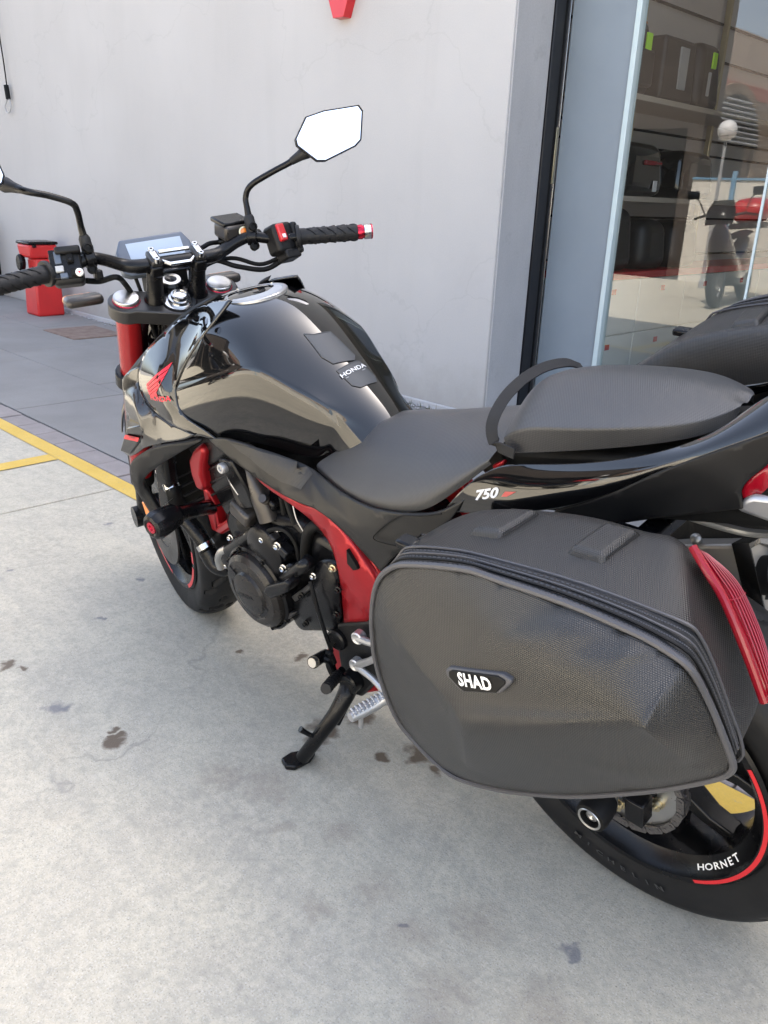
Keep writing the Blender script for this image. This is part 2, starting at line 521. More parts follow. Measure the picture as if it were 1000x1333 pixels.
def wall_mat():
    m = M['wall0']; t = m.node_tree; b_ = t.nodes['Principled BSDF']
    src = b_.inputs['Base Color'].links[0].from_socket
    geo = nn(t, 'ShaderNodeNewGeometry').outputs['Position']
    sp = nn(t, 'ShaderNodeSeparateXYZ'); t.links.new(geo, sp.inputs[0])
    # broad trowelled clouds
    cl_ = noise(t, geo, .75, 3, .5)
    c = mixc(t, ramp(t, cl_, (.38, .0), (.66, .55)), src, (.475, .468, .462))
    mp = nn(t, 'ShaderNodeMapping'); mp.inputs['Scale'].default_value = (3.2, 3.2, .35); t.links.new(geo, mp.inputs[0])
    dr_ = noise(t, mp.outputs[0], 1.6, 5, .6)
    c = mixc(t, ramp(t, dr_, (.58, 0), (.78, .32)), c, (.37, .36, .355))
    # splashed dirt along the foot of the wall
    ed = noise(t, geo, 5.5, 6, .7)
    hgt = mathn(t, 'ADD', sp.outputs[2], mathn(t, 'MULTIPLY', ed, -.42))
    mr = nn(t, 'ShaderNodeMapRange'); mr.inputs[1].default_value = .06; mr.inputs[2].default_value = -.16; mr.inputs[3].default_value = 0; mr.inputs[4].default_value = .6
    t.links.new(hgt, mr.inputs[0])
    c = mixc(t, mr.outputs[0], c, (.30, .285, .265))
    vo = nn(t, 'ShaderNodeTexVoronoi', feature='DISTANCE_TO_EDGE'); vo.inputs['Scale'].default_value = .55
    wv_ = nn(t, 'ShaderNodeVectorMath', operation='MULTIPLY_ADD'); nz = nn(t, 'ShaderNodeTexNoise'); nz.inputs['Scale'].default_value = 3; nz.inputs['Detail'].default_value = 6
    t.links.new(geo, nz.inputs['Vector']); t.links.new(nz.outputs['Color'], wv_.inputs[0]); wv_.inputs[1].default_value = (.5, .5, .5); t.links.new(geo, wv_.inputs[2]); t.links.new(wv_.outputs[0], vo.inputs['Vector'])
    crk = ramp(t, vo.outputs['Distance'], (0, .22), (.0022, 0))
    c = mixc(t, crk, c, (.30, .29, .285))
    t.links.new(c, b_.inputs['Base Color'])
    return m
M['wall'] = wall_mat()
M['reveal'] = rough_mat('blotched_grey_render', (.40, .395, .40), (.47, .465, .47), 3.5, 120, (6, .6, (.34, .335, .34), .5), .9, .0015, .4, .4)  # own grey tone with darker noise blotches
M['asphalt'] = rough_mat('pale_asphalt', (.20, .19, .175), (.27, .255, .235), 1.5, 120)
M['frameblk'] = pmat('black_door_frame', (.010, .010, .012), .3)
M['bluegrey'] = pmat('blue_grey_metal_panel', (.205, .245, .285), .45, var=.05, vscale=3, rvar=.05)
M['edge'] = pmat('pale_glass_edge', (.50, .60, .62), .25)
M['whitecab'] = pmat('white_cabinet', (.60, .65, .64), .4)
M['shopfloor'] = pmat('shop_floor_tile', (.35, .34, .33), .3)
M['shopwall'] = pmat('shop_back_panel', (.52, .50, .50), .6)
M['shelf'] = pmat('pale_shelf', (.42, .37, .31), .5)
M['neon'] = pmat('neon_green_tag', (.45, .9, .02), .5)
M['beige'] = rough_mat('beige_render', (.50, .40, .32), (.56, .45, .36), 1.2)
M['brown'] = rough_mat('brown_stone', (.26, .19, .13), (.33, .25, .18), 3)
M['pinkband'] = pmat('pink_band', (.45, .16, .12), .8)
M['shed'] = rough_mat('added_shed_boards', (.05, .04, .033), (.075, .06, .05), 3)  # very dark brown so the added shed mirrors dark
M['hoard'] = rough_mat('cream_wall', (.70, .67, .60), (.76, .73, .66), 1.5)
M['bluepost'] = pmat('blue_post', (.16, .33, .50), .5)
M['blueshut'] = pmat('blue_shutter', (.05, .16, .48), .5)
M['rustcover'] = rough_mat('rusty_cover', (.16, .10, .075), (.25, .19, .155), 14, 90)
M['redbin'] = pmat('red_bin_plastic', (.55, .022, .022), .4, var=.1, vscale=6)
def milky():
    m = bpy.data.materials.new('added_milky_skylight'); m.use_nodes = True
    t = m.node_tree; t.nodes.clear()
    o = nn(t, 'ShaderNodeOutputMaterial'); a = nn(t, 'ShaderNodeBsdfTranslucent'); d = nn(t, 'ShaderNodeBsdfDiffuse'); x = nn(t, 'ShaderNodeMixShader')
    a.inputs[0].default_value = (.13, .14, .145, 1); d.inputs[0].default_value = (.7, .7, .7, 1); x.inputs[0].default_value = .5
    t.links.new(a.outputs[0], x.inputs[1]); t.links.new(d.outputs[0], x.inputs[2]); t.links.new(x.outputs[0], o.inputs[0])
    return m
M['added_skylight'] = milky()  # translucent ceiling material, added to brighten the shop inside
M['card'] = pmat('orange_box', (.55, .22, .06), .6)

def slab(name, x0, x1, y0, y1, ztop, th, mat, parent, bev=.004):
    return bx(name, ((x0+x1)/2, (y0+y1)/2, ztop-th/2), (x1-x0, y1-y0, th), mat, parent, bevel=bev)

ground = mk('ground', [(-60, -60, -.03), (70, -60, -.03), (70, 70, -.03), (-60, 70, -.03)], [(0, 1, 2, 3)], 'asphalt')
tag(ground, kind='structure')
pad = mk('concrete_yard', [(-11.2, -.305, -.02), (15.9, -.305, -.02), (15.9, 9, -.02), (-11.2, 9, -.02)], [(0, 1, 2, 3)], 'asphalt')
tag(pad, kind='structure')
J = .0035
for i in range(6):
    x1 = 2.366+4.5*(i-2); x0 = x1-4.5
    for y0, y1 in ((-.308, 4.2), (4.2, 9)):
        slab('concrete_slab', x0+J, x1-J, y0+J, y1-J, 0, .12, 'concrete', pad, .003)
# yellow bay lines
line = mk('yellow_line', [(-9, -.226, .003), (9, -.236, .003), (9, -.318+.012, .003), (-9, -.318+.012, .003)], [(0, 1, 2, 3)], 'yellow')
tag(line, kind='structure')
cl = mk('yellow_bay_line', [(2.800, .9, .0035), (2.885, .9, .0035), (2.925, -.230, .0035), (2.835, -.230, .0035)], [(0, 1, 2, 3)], 'yellow')
tag(cl, kind='structure')
# brick edging strip
strip = mk('brick_strip', [(-8, -.31, -.018), (9, -.31, -.018), (9, -.428, -.018), (-8, -.428, -.018)], [(0, 1, 2, 3)], 'asphalt')
tag(strip, kind='structure')
b0 = slab('brick', -.0925, .0925, -.423, -.314, .001, .06, 'brick', strip, .004)
b0.location = (-2.23, 0, 0)
for i in range(1, 58):
    b = b0.copy(); COL.objects.link(b); b.parent = strip
    b.location = (-2.23+.1925*i, random.uniform(-.0015, .0015), random.uniform(-.002, .0015)); b.rotation_euler = (0, 0, random.uniform(-.006, .006))
# paved strip in front of the wall
pave = mk('pavement', [(-8, -.43, -.015), (14, -.43, -.015), (14, -2.6, -.015), (-8, -2.6, -.015)], [(0, 1, 2, 3)], 'asphalt')
tag(pave, kind='structure')
for i in range(16):
    for y0, y1 in ((-1.03, -.432), (-1.63, -1.03), (-2.6, -1.63)):
        x0 = -6+1.22*i+(.3 if y0 == -1.63 else 0)
        s = slab('paving_slab', x0+.002, x0+1.218, y0+.002, y1-.002, random.uniform(-.0005, .0015), .06, 'paving', pave, .002)

# ------------------------------------------------------------ shop building
bld = empty('shop_building', (2.15, -2.2, 0))
tag(bld, 'pale grey rendered shop building with black door jamb and tall shop window', 'building')
def bw(name, x0, x1, y0, y1, z0, z1, mat, bev=.003, parent=bld, off=(2.15, -2.2, 0)):
    o = bx(name, ((x0+x1)/2-off[0], (y0+y1)/2-off[1], (z0+z1)/2-off[2]), (x1-x0, y1-y0, z1-z0), mat, parent, bevel=bev)
    return o
H = 5.8
bw('wall', 2.155, 22, -2.46, -2.2, 0, 2.9, 'wall', .006)
bw('wall_reveal', 2.150, 2.30, -2.485, -2.212, 0, 2.9, 'reveal', .004)
bw('upper_wall', -14, 22, -2.62, -2.2, 2.903, H, 'wall', .006)
bw('near_wall', -14, -3.3, -2.46, -2.2, 0, 2.9, 'wall')
bw('plinth_mortar', 2.16, 7.6, -2.2, -2.185, -.01, .035, 'reveal', .012)
# black jamb, facing the opening, with strike plate
jm = bw('door_jamb', 2.142, 2.30, -2.605, -2.488, 0, 2.9, 'frameblk', .002)
bw('jamb_groove', 2.1385, 2.15, -2.578, -2.566, 0, 2.9, 'dark', .0008)
pl_ = bw('strike_plate', 2.1365, 2.150, -2.600, -2.582, 1.17, 1.43, 'gold', .001)
bw('jamb_lip', 2.1375, 2.148, -2.6045, -2.6005, 0, 2.9, 'chrome', .0008)
# blue-grey cladding panel, window post and panes
bw('cladding_panel', 1.795, 2.135, -2.66, -2.612, 0, 2.9, 'bluegrey', .003)
bw('panel_edge_trim', 1.765, 1.792, -2.655, -2.60, 0, 2.9, 'edge', .003)
bw('side_wall', 2.30, 2.45, -7.5, -2.62, 0, 2.9, 'shopwall')
bw('back_wall', -3.4, 2.45, -7.7, -7.5, 0, 2.9, 'shopwall')
bw('far_side_wall', -3.6, -3.4, -7.7, -2.62, 0, 2.9, 'shopwall')
bw('shop_floor', -3.4, 2.30, -7.5, -2.60, -.1, .02, 'shopfloor')
for i in range(6):  # invented translucent ceiling, added to let daylight into the shop
    x0 = -3.6+1.01*i
    bw('added_skylight_panel', x0, x0+1.0, -7.7, -2.625, 2.906, 2.93, 'added_skylight', .002)
    bw('added_seam_bar', x0+.97, x0+1.04, -7.7, -2.625, 2.932, 2.96, 'frameblk', .002)  # bar added over the panel seam to block leaking sun
bw('roof', 2.47, 22, -12, -2.625, 3.0, 3.3, 'wall')

def glass_mat():
    m = bpy.data.materials.new('shop_window_glass'); m.use_nodes = True
    t = m.node_tree; t.nodes.clear()
    o = nn(t, 'ShaderNodeOutputMaterial'); mx = nn(t, 'ShaderNodeMixShader')
    tr = nn(t, 'ShaderNodeBsdfTransparent'); gl = nn(t, 'ShaderNodeBsdfGlossy')
    gl.inputs['Roughness'].default_value = .0
    tr.inputs['Color'].default_value = (.90, .93, .92, 1)
    fr = nn(t, 'ShaderNodeFresnel'); fr.inputs['IOR'].default_value = 1.55
    t.links.new(mathn(t, 'MULTIPLY', fr.outputs[0], 1.9, True), mx.inputs[0])
    t.links.new(tr.outputs[0], mx.inputs[1]); t.links.new(gl.outputs[0], mx.inputs[2])
    t.links.new(mx.outputs[0], o.inputs[0])
    return m
M['glass'] = glass_mat()
def pane(x0, x1):
    y = -2.63+2.2
    return mk('window_pane', [(x0-2.15, y, .02), (x1-2.15, y, .02), (x1-2.15, y, 2.9), (x0-2.15, y, 2.9)], [(0, 1, 2, 3)], 'glass', bld, flat=True)
pane(1.09, 1.764); pane(-1.2, 1.078); pane(-3.3, -1.212)
bw('pane_edge', 1.0785, 1.0895, -2.637, -2.623, 0.02, 2.9, 'edge', .001)
bw('pane_edge', -1.2115, -1.2005, -2.637, -2.623, 0.02, 2.9, 'edge', .001)

# rubble and weeds gathered along the foot of the wall
rv = []; rf_ = []
for k in range(240):
    x = random.uniform(2.2, 7.4) if k > 120 else random.gauss(2.75, .35); y = -2.185+abs(random.gauss(0, .035)); r = random.uniform(.003, .013)
    if x < 2.17: continue
    n0 = len(rv)
    pts_ = [(1, 0, 0), (-.5, .87, 0), (-.5, -.87, 0), (0, 0, .9), (.2, .1, -.5)]
    a_ = random.uniform(0, 6.28)
    for p in pts_:
        rv.append((x+r*(p[0]*math.cos(a_)-p[1]*math.sin(a_))*random.uniform(.7, 1.3), y+r*(p[0]*math.sin(a_)+p[1]*math.cos(a_))*random.uniform(.7, 1.3), .003+r*p[2]*.7+r*.3))
    rf_ += [(n0, n0+1, n0+3), (n0+1, n0+2, n0+3), (n0+2, n0, n0+3), (n0+1, n0, n0+4), (n0+2, n0+1, n0+4), (n0, n0+2, n0+4)]
rub = mk('wall_rubble', rv, rf_, 'reveal', None, flat=True)
tag(rub, 'loose mortar crumbs along the foot of the grey wall', 'rubble', kind='stuff')
wv_ = []; wf_ = []
for k in range(160):
    x = random.gauss(2.85, .25) if k < 90 else random.gauss(5.6, .25); y = -2.17+abs(random.gauss(0, .012)); h = random.uniform(.012, .045); a_ = random.uniform(0, 6.28); w = .003
    if x < 2.2: continue
    n0 = len(wv_); lx, ly = random.uniform(-.015, .015), random.uniform(0, .02)
    wv_ += [(x-w*math.cos(a_), y-w*math.sin(a_), 0), (x+w*math.cos(a_), y+w*math.sin(a_), 0), (x+lx, y+ly, h)]
    wf_.append((n0, n0+1, n0+2))
M['weed'] = pmat('dry_weed', (.10, .11, .05), .8)
wd_ = mk('weeds', wv_, wf_, 'weed', None, flat=True)
tag(wd_, 'sparse dry weeds in the joint between wall and pavement', 'weeds', kind='stuff')
# red raised sign letter whose foot dips into view, and a hanging cable
sg = [(3.405, -2.195, 2.02), (3.225, -2.195, 2.02), (3.255, -2.195, 1.935), (3.335, -2.195, 1.935)]
sg = [(3.60, -2.2, 2.62), (3.315, -2.2, 1.945), (3.232, -2.2, 1.945), (2.96, -2.2, 2.62), (3.13, -2.2, 2.62), (3.277, -2.2, 2.20), (3.43, -2.2, 2.62)]
sign = prism('wall_sign_letter', sg, .055, 'redpaint', None, dirn=(0, 1, 0), bevel=.002)
tag(sign, 'pointed foot of a raised red sign letter on the grey wall', 'sign')
cab = empty('hanging_cable', (7.75, -2.19, 1.6))
tag(cab, 'thin dark cable with a small loop hanging against the grey wall', 'cable')
o_ = Vector((7.75, -2.19, 1.6))
tube('cable', [Vector(p)-o_ for p in ((7.658,-2.17,2.502), (7.651,-2.17,2.216), (7.628,-2.17,2.027), (7.617,-2.17,1.848))], .006, 'dark', cab, seg=6)
tube('sleeve', [Vector(p)-o_ for p in ((7.619,-2.165,1.854), (7.603,-2.165,1.745))], .022, 'dark', cab, seg=8, smooth_path=False)
tube('loop', [Vector(p)-o_ for p in ((7.629,-2.17,1.752), (7.697,-2.17,1.694), (7.678,-2.17,1.644), (7.611,-2.17,1.648), (7.58,-2.17,1.696), (7.597,-2.17,1.751))], .006, 'greypl', cab, seg=6)

# red stand by the wall
binr = empty('red_bin', (6.88, -1.98, 0))
binr.scale = (.68, .85, 1)
tag(binr, 'red pedestal bin with black lid standing by the grey wall', 'bin')
bx('body', (-.03, 0, .15), (.36, .28, .30), 'redbin', binr, bevel=.02, taper=.94)
bx('neck', (.0, -.02, .38), (.26, .20, .18), 'redbin', binr, bevel=.015)
bx('hopper', (.03, 0, .53), (.34, .26, .11), 'redbin', binr, bevel=.02, taper=1.12)
bx('lid', (.03, 0, .598), (.385, .30, .025), 'satin', binr, bevel=.01)
lathe('hose_reel', [(-.03, .0), (-.03, .06), (-.015, .07), (.015, .07), (.03, .06), (.03, 0)], (.15, .14, .43), (0, 1, 0), 'satin', binr)
bx('handle', (-.16, .10, .575), (.08, .03, .02), 'satin', binr)
lc = bx('meter_cabinet', (8.74, -2.06, .37), (.86, .28, .74), 'satin', None, bevel=.006)
tag(lc, 'low dark cabinet against the grey wall at the far left edge', 'cabinet')
# rusty cover in the pavement
gc = bx('drain_cover', (5.78, -1.80, .003), (.52, .42, .012), 'rustcover', None, bevel=.003)
gc.rotation_euler = (0, 0, 0)
tag(gc, 'small rusty drain cover set in the grey pavement', 'drain cover')

# ------------------------------------------------------------ things inside the shop
SX = 1.95
shv = empty('display_shelving', (2.12, -4.2, 0))
tag(shv, 'pale wall shelving with two boards inside the shop window', 'shelf')
def sb(name, x0, x1, y0, y1, z0, z1, mat, root, bev=.003):
    l = root.location
    return bx(name, ((x0+x1)/2-l.x, (y0+y1)/2-l.y, (z0+z1)/2-l.z), (x1-x0, y1-y0, z1-z0), mat, root, bevel=bev)
for z in (1.13, 1.61): sb('shelf_board', SX, 2.285, -5.9, -2.72, z-.028, z, 'shelf', shv)
for z in (.78, 1.01, 1.40, 1.49, 1.95, 2.15): sb('slat_rail', 2.28, 2.30, -5.9, -2.72, z, z+.012, 'dark', shv)
for y in (-3.50, -4.5): sb('upright', 2.25, 2.285, y, y+.03, .75, 2.4, 'gold', shv)
dr = empty('drawer_cabinet', (2.12, -4.2, 0))
tag(dr, 'low white drawer cabinet with red top edge behind the shop window', 'cabinet')
sb('carcass', SX+.02, 2.28, -5.95, -2.72, .07, .70, 'whitecab', dr)
sb('top', SX, 2.28, -5.96, -2.71, .703, .742, 'redpaint', dr)
sb('plinth', SX+.015, 2.28, -5.95, -2.72, .021, .07, 'redpaint', dr)
ys = [-2.73, -3.275, -3.82, -4.365, -4.91, -5.455, -5.94]
for a, b in zip(ys, ys[1:]):
    for z0, z1 in ((.075, .40), (.406, .70)):
        sb('drawer', SX, SX+.02, b+.003, a-.003, z0, z1, 'whitecab', dr, .004)
        sb('drawer_sticker', SX-.0015, SX+.001, (a+b)/2-.022, (a+b)/2+.022, z1-.075, z1-.045, 'redpaint', dr, .0003)
def soft_case(name, label, cat, loc, s, mat, extras=(), group=None, taper=.86, bev=.045):
    r = empty(name, loc)
    tag(r, label, cat, group)
    bx('body', (0, 0, s[2]/2), s, mat, r, bevel=bev, bseg=4, taper=taper)
    for e in extras: bx(e[0], e[1], e[2], e[3], r, bevel=min(e[2])*.3)
    return r
M['casefab'] = pmat('black_luggage', (.012, .012, .014), .45, bump=.2, bscale=500)
soft_case('backpack', 'black backpack with neon green tag nearest the glass on the top shelf', 'backpack', (2.10, -2.99, 1.61), (.26, .30, .34), 'casefab',
          [('tag', (-.14, -.05, .23), (.012, .05, .09), 'neon'), ('zip_pull', (-.14, .045, .12), (.012, .025, .12), 'greypl'), ('front_pocket', (-.125, 0, .12), (.05, .24, .17), 'casefab')], taper=.8)
soft_case('hard_pannier', 'black pannier with grey stripe in the middle of the top shelf', 'pannier', (2.10, -3.40, 1.61), (.28, .36, .30), 'casefab',
          [('grey_stripe', (-.135, -.03, .16), (.012, .09, .20), 'greypl')], taper=.92, bev=.02)
soft_case('card_box', 'orange cardboard box behind the bags on the top shelf', 'box', (2.20, -3.24, 1.90), (.12, .15, .09), 'card', (), taper=1, bev=.003)
soft_case('backpack', 'black backpack with pale tag at the far end of the top shelf', 'backpack', (2.10, -3.80, 1.61), (.26, .28, .33), 'casefab',
          [('tag', (-.135, .02, .24), (.012, .045, .08), 'neon'), ('zip_pull', (-.135, .05, .12), (.012, .022, .12), 'greypl')], taper=.8)
soft_case('top_case', 'glossy black top case with red reflector on the middle shelf', 'top case', (2.10, -3.20, 1.13), (.30, .44, .27), 'gloss',
          [('reflector', (-.135, -.05, .17), (.03, .17, .025), 'redlens'), ('price_card', (-.15, -.08, .055), (.006, .04, .055), 'whitepl')], taper=.84, bev=.07)
soft_case('top_case', 'plain black top case at the far end of the middle shelf', 'top case', (2.10, -3.82, 1.13), (.30, .44, .26), 'gloss', (), taper=.84, bev=.07)
soft_case('tail_bag', 'black rounded tail bag on the red cabinet top by the glass', 'bag', (2.10, -3.03, .742), (.28, .34, .33), 'casefab', [('piping_strip', (-.135, .06, .16), (.01, .012, .26), 'greypl')], taper=.85, bev=.07)
soft_case('tail_bag', 'second black rounded bag on the red cabinet top', 'bag', (2.10, -3.44, .742), (.28, .30, .27), 'casefab', (), taper=.85, bev=.07)
soft_case('tail_bag', 'third black rounded bag on the red cabinet top', 'bag', (2.10, -3.84, .742), (.28, .32, .27), 'casefab', (), taper=.8, bev=.07)

# ------------------------------------------------------------ across the yard (seen mirrored in the glass)
hw = empty('boundary_wall', (-3.1, 6.5, 0))
tag(hw, 'cream boundary wall with blue posts mirrored in the shop window', 'wall')
bx('wall', (0, 0, .74), (18, .12, 1.48), 'hoard', hw)
bx('coping', (0, 0, 1.495), (18, .16, .03), 'bluepost', hw)
for i, x in enumerate((-8, -5.4, -2.8, -.2, 2.4, 5.0, 8.35)): bx('post', (x, -.085, .80), (.06, .05, 1.6), 'bluepost', hw)
ob = empty('street_building', (7.2, 14, 0))
tag(ob, 'beige building with pink band and arched louvred window mirrored in the glass', 'building')
bx('wall', (1.5, 0, 2.05), (3, 14, 4.1), 'beige', ob)
bx('stone_base', (-.02, 0, 1.45), (.05, 13.98, 2.9), 'brown', ob)
bx('band', (-.03, 0, 3.15), (.04, 14.02, .22), 'pinkband', ob)
for yy in (-3.9, -.4, 3.1):
    bx('doorway', (-.05, yy, 1.1), (.06, 1.5, 2.2), 'dark', ob)
    arc = [(-.07, yy+1.1*math.cos(a), 2.2+.85*math.sin(a)) for a in [math.pi*k/14 for k in range(15)]]
    prism('arch_surround', [(p[0], yy+(p[1]-yy)*1.2, 2.2+(p[2]-2.2)*1.22) for p in arc], .06, 'brown', ob, dirn=(-1, 0, 0))
    prism('arch_opening', [(p[0]-.062, p[1], p[2]) for p in arc], .03, 'dark', ob, dirn=(-1, 0, 0))
    for k in range(9):
        z = 2.25+.085*k; w = 1.05*math.sqrt(max(.02, 1-((z-2.2)/.85)**2))
        bx('louvre', (-.16, yy, z), (.05, 2*w, .035), 'greypl', ob, rot=(0, R(35), 0), bevel=.003)
    for s_ in (-1, 1): bx('pilaster', (-.05, yy+s_*1.2, 1.1), (.14, .26, 2.2), 'brown', ob)
bx('blue_shutter', (-.06, 5.6, 1.2), (.06, 1.3, 2.2), 'blueshut', ob)
ob3 = empty('added_dark_shed', (9.3, 6.78, 0))  # shed added so the glass mirrors something dark here
tag(ob3, 'tall dark brown shed added beyond the cream wall to darken the mirrored view', 'shed')
bx('wall', (0, 0, 2.3), (6.8, .5, 4.6), 'shed', ob3)
bx('roof', (0, 0, 4.66), (6.9, .6, .12), 'satin', ob3)
for k in range(4): bx('door', (-2.5+1.65*k, -.27, 1.1), (1.3, .05, 2.2), 'dark', ob3)
ob2 = empty('tall_building', (-6, 17, 0))
tag(ob2, 'plain beige building standing across the yard', 'building')
bx('wall', (0, 2, 2.4), (16, 4, 4.8), 'beige', ob2)
for k in range(6): bx('window', (-6.5+2.6*k, -.02, 2.6), (1.3, .06, 1.2), 'dark', ob2)
lp = empty('globe_lamp', (5.10, 5.6, 0))
tag(lp, 'white globe street lamp on a slim post mirrored in the glass', 'street lamp')
lathe('post', [(0, .05), (.1, .045), (.12, .028), (1.95, .022), (1.96, 0)], (0, 0, 0), (0, 0, 1), 'greypl', lp, seg=12)
lathe('globe', [(1.95+.13-.13*math.cos(a), .13*math.sin(a)) for a in [math.pi*k/12 for k in range(13)]], (0, 0, 0), (0, 0, 1), 'whitepl', lp, seg=20)

sc = empty('parked_scooter', (3.95, 3.9, 0), (R(-6), 0, R(-100)))
tag(sc, 'red and black touring scooter with red top box mirrored in the glass', 'scooter')
def wheel_simple(x, r):
    w = lathe('wheel', [(-.05, r*.62), (-.055, r*.8), (-.03, r*.97), (0, r), (.03, r*.97), (.055, r*.8), (.05, r*.62)], (x, 0, r), (0, 1, 0), 'tyre', sc, seg=28)
    lathe('rim', [(-.03, r*.60), (-.03, r*.66), (.03, r*.66), (.03, r*.60)], (x, 0, r), (0, 1, 0), 'silver', sc, seg=28, closed=True)
    for k in range(5):
        a = 2*math.pi*k/5
        bx('spoke', (x+.33*r*math.cos(a), 0, r+.33*r*math.sin(a)), (r*.62, .03, .03), 'silver', sc, rot=(0, -a, 0))
wheel_simple(.62, .29); wheel_simple(-.68, .29)
loft('body', [[(x, -w*1.0, z0), (x, -w, (z0+z1)/2), (x, -w*.5, z1), (x, w*.5, z1), (x, w, (z0+z1)/2), (x, w*1.0, z0)] for x, w, z0, z1 in ((-.95, .06, .62, .76), (-.7, .13, .45, .80), (-.3, .17, .28, .78), (.1, .15, .22, .55), (.3, .18, .25, .68), (.5, .16, .40, .98), (.72, .08, .55, .95))], 'gloss', sc, closed=True, caps=True, sub=2)
loft('side_flash', [[(x, w, z0), (x, w, z1)] for x, w, z0, z1 in ((-.85, .135, .66, .71), (-.4, .178, .60, .72), (0, .17, .46, .58), (.3, .185, .5, .62))], 'redpaint', sc, solid=.012)
flip_copy(sc.children[-1], sc)
loft('seat', [[(x, -w, z), (x, -w*.7, z+.06), (x, w*.7, z+.06), (x, w, z)] for x, w, z in ((-.78, .1, .80), (-.5, .15, .80), (-.2, .16, .75), (.05, .11, .74))], 'dark', sc, closed=True, caps=True, sub=2)
loft('top_box', [[(x, -w, z0), (x, -w*.95, z1-.05), (x, -w*.6, z1), (x, w*.6, z1), (x, w*.95, z1-.05), (x, w, z0)] for x, w, z0, z1 in ((-1.15, .17, .93, 1.16), (-1.0, .23, .90, 1.24), (-.75, .23, .90, 1.24), (-.6, .18, .93, 1.15))], 'redpaint', sc, closed=True, caps=True, sub=2)
bx('top_box_base', (-.87, 0, .90), (.52, .40, .07), 'satin', sc, bevel=.02)
loft('windscreen', [[(x, -w, z), (x+.05, 0, z), (x, w, z)] for x, w, z in ((.66, .15, .92), (.57, .16, 1.06), (.48, .11, 1.18))], 'satin', sc, solid=.005)
tube('handlebar', [(.32, .36, 1.0), (.38, .2, 1.03), (.42, 0, 1.0), (.38, -.2, 1.03), (.32, -.36, 1.0)], .014, 'satin', sc)
for s_ in (-1, 1):
    tube('mirror_arm', [(.4, .22*s_, 1.03), (.44, .28*s_, 1.18), (.42, .34*s_, 1.24)], .007, 'satin', sc)
    bx('mirror_head', (.42, .36*s_, 1.26), (.03, .14, .09), 'satin', sc, bevel=.012)
for s_ in (-1, 1): tube('fork_leg', [(.62, .07*s_, .29), (.44, .07*s_, .72)], .022, 'satin', sc, smooth_path=False)
bx('floor_board', (.12, 0, .26), (.4, .34, .06), 'satin', sc, bevel=.02)
tube('side_stand', [(-.1, .1, .25), (-.12, .24, .02)], .011, 'satin', sc, smooth_path=False)

# ============================================================ MOTORCYCLE
bike = empty('motorcycle', (0, 0, 0), (R(-13.94), 0, 0))
tag(bike, 'black naked motorcycle with red frame and fork parked on its side stand', 'motorcycle')
AX0 = Vector((1.519, 0, 0)); RK = R(25)
AD = Vector((-math.sin(RK), 0, math.cos(RK))); AF = Vector((math.cos(RK), 0, math.sin(RK)))
SM = Matrix.Rotation(R(-14.76), 3, AD)
def ST(v):                                        # steered: front end turned to the right
    w = AX0+SM@(Vector(v)-AX0)
    if w.z < .95: w.x -= .034*(.95-w.z)/.65
    return w
def AXP(s, off=0., y=0.): return AX0+AD*s+AF*off+Vector((0, y, 0))
def AXB(off=0., y=0.): return ST(AXP(1.04, off, y))-(SM@AD)*1.04

# ------------------------------------------------------------ wheels
def tyre_mesh(name, c, rim, half, rad, groove, parent, T=None):
    prof = []
    K = 34
    sh = rad-.043*half/.06*.75
    for k in range(K+1):
        u = -1+2*k/K
        y = half*math.sin(u*math.pi/2*1.0)
        r = sh+(rad-sh)*math.sqrt(max(0, 1-(y/half)**2)) if abs(u) < 1 else sh
        prof.append((y, r))
    side = [(half*.985, sh-.012), (half*.93, sh-.028), (half*.80, rim+.006), (half*.76, rim-.004)]
    prof = [(-a, b) for a, b in side][::-1]+prof+side
    N = 300; v = []; f = []; n = len(prof)
    for i in range(N):
        a = 2*math.pi*i/N
        for y, r in prof:
            d = groove(a, y, half) if r > sh-.002 else 0
            v.append((c[0]+(r-d)*math.cos(a), y, c[1]+(r-d)*math.sin(a)))
    for i in range(N):
        k = (i+1) % N
        for j in range(n-1): f.append((i*n+j, i*n+j+1, k*n+j+1, k*n+j))
    return mk(name, v, f, 'tyre', parent, T=T, sharp=50)
def front_groove(a, y, h):
    s = y/h; t = (a*180/math.pi) % 24
    for k, (c0, w, sl, lo, hi) in enumerate(((4, 3.0, 9, .10, .62), (16, 3.0, -9, -.62, -.10), (12, 2.6, 8, .42, .93), (0.5, 2.6, -8, -.93, -.42), (20, 2.4, 10, .04, .34), (9, 2.4, -10, -.34, -.04))):
        if lo < s < hi and abs(((t-c0-sl*(s-lo)) + 12) % 24-12) < w*.5: return .008
    return 0
def rear_groove(a, y, h):
    s = abs(y)/h; t = ((a*180/math.pi)+(10 if y < 0 else 0)) % 20
    for c0, w, sl, lo, hi in ((3, 1.6, 14, .15, .7), (13, 1.3, 10, .5, .95)):
        if lo < s < hi and abs(((t-c0-sl*(s-lo)) + 10) % 20-10) < w*.5: return .005
    return 0

def ring(name, c, y0, y1, r0, r1, mat, parent, T=None, seg=72, arc=None, bevel=.001):
    return lathe(name, [(y0, r0), (y0, r1), (y1, r1), (y1, r0)], (c[0], 0, c[1]), (0, 1, 0), mat, parent, seg=seg, T=T, closed=True, arc=arc, bevel=0, sharp=30)

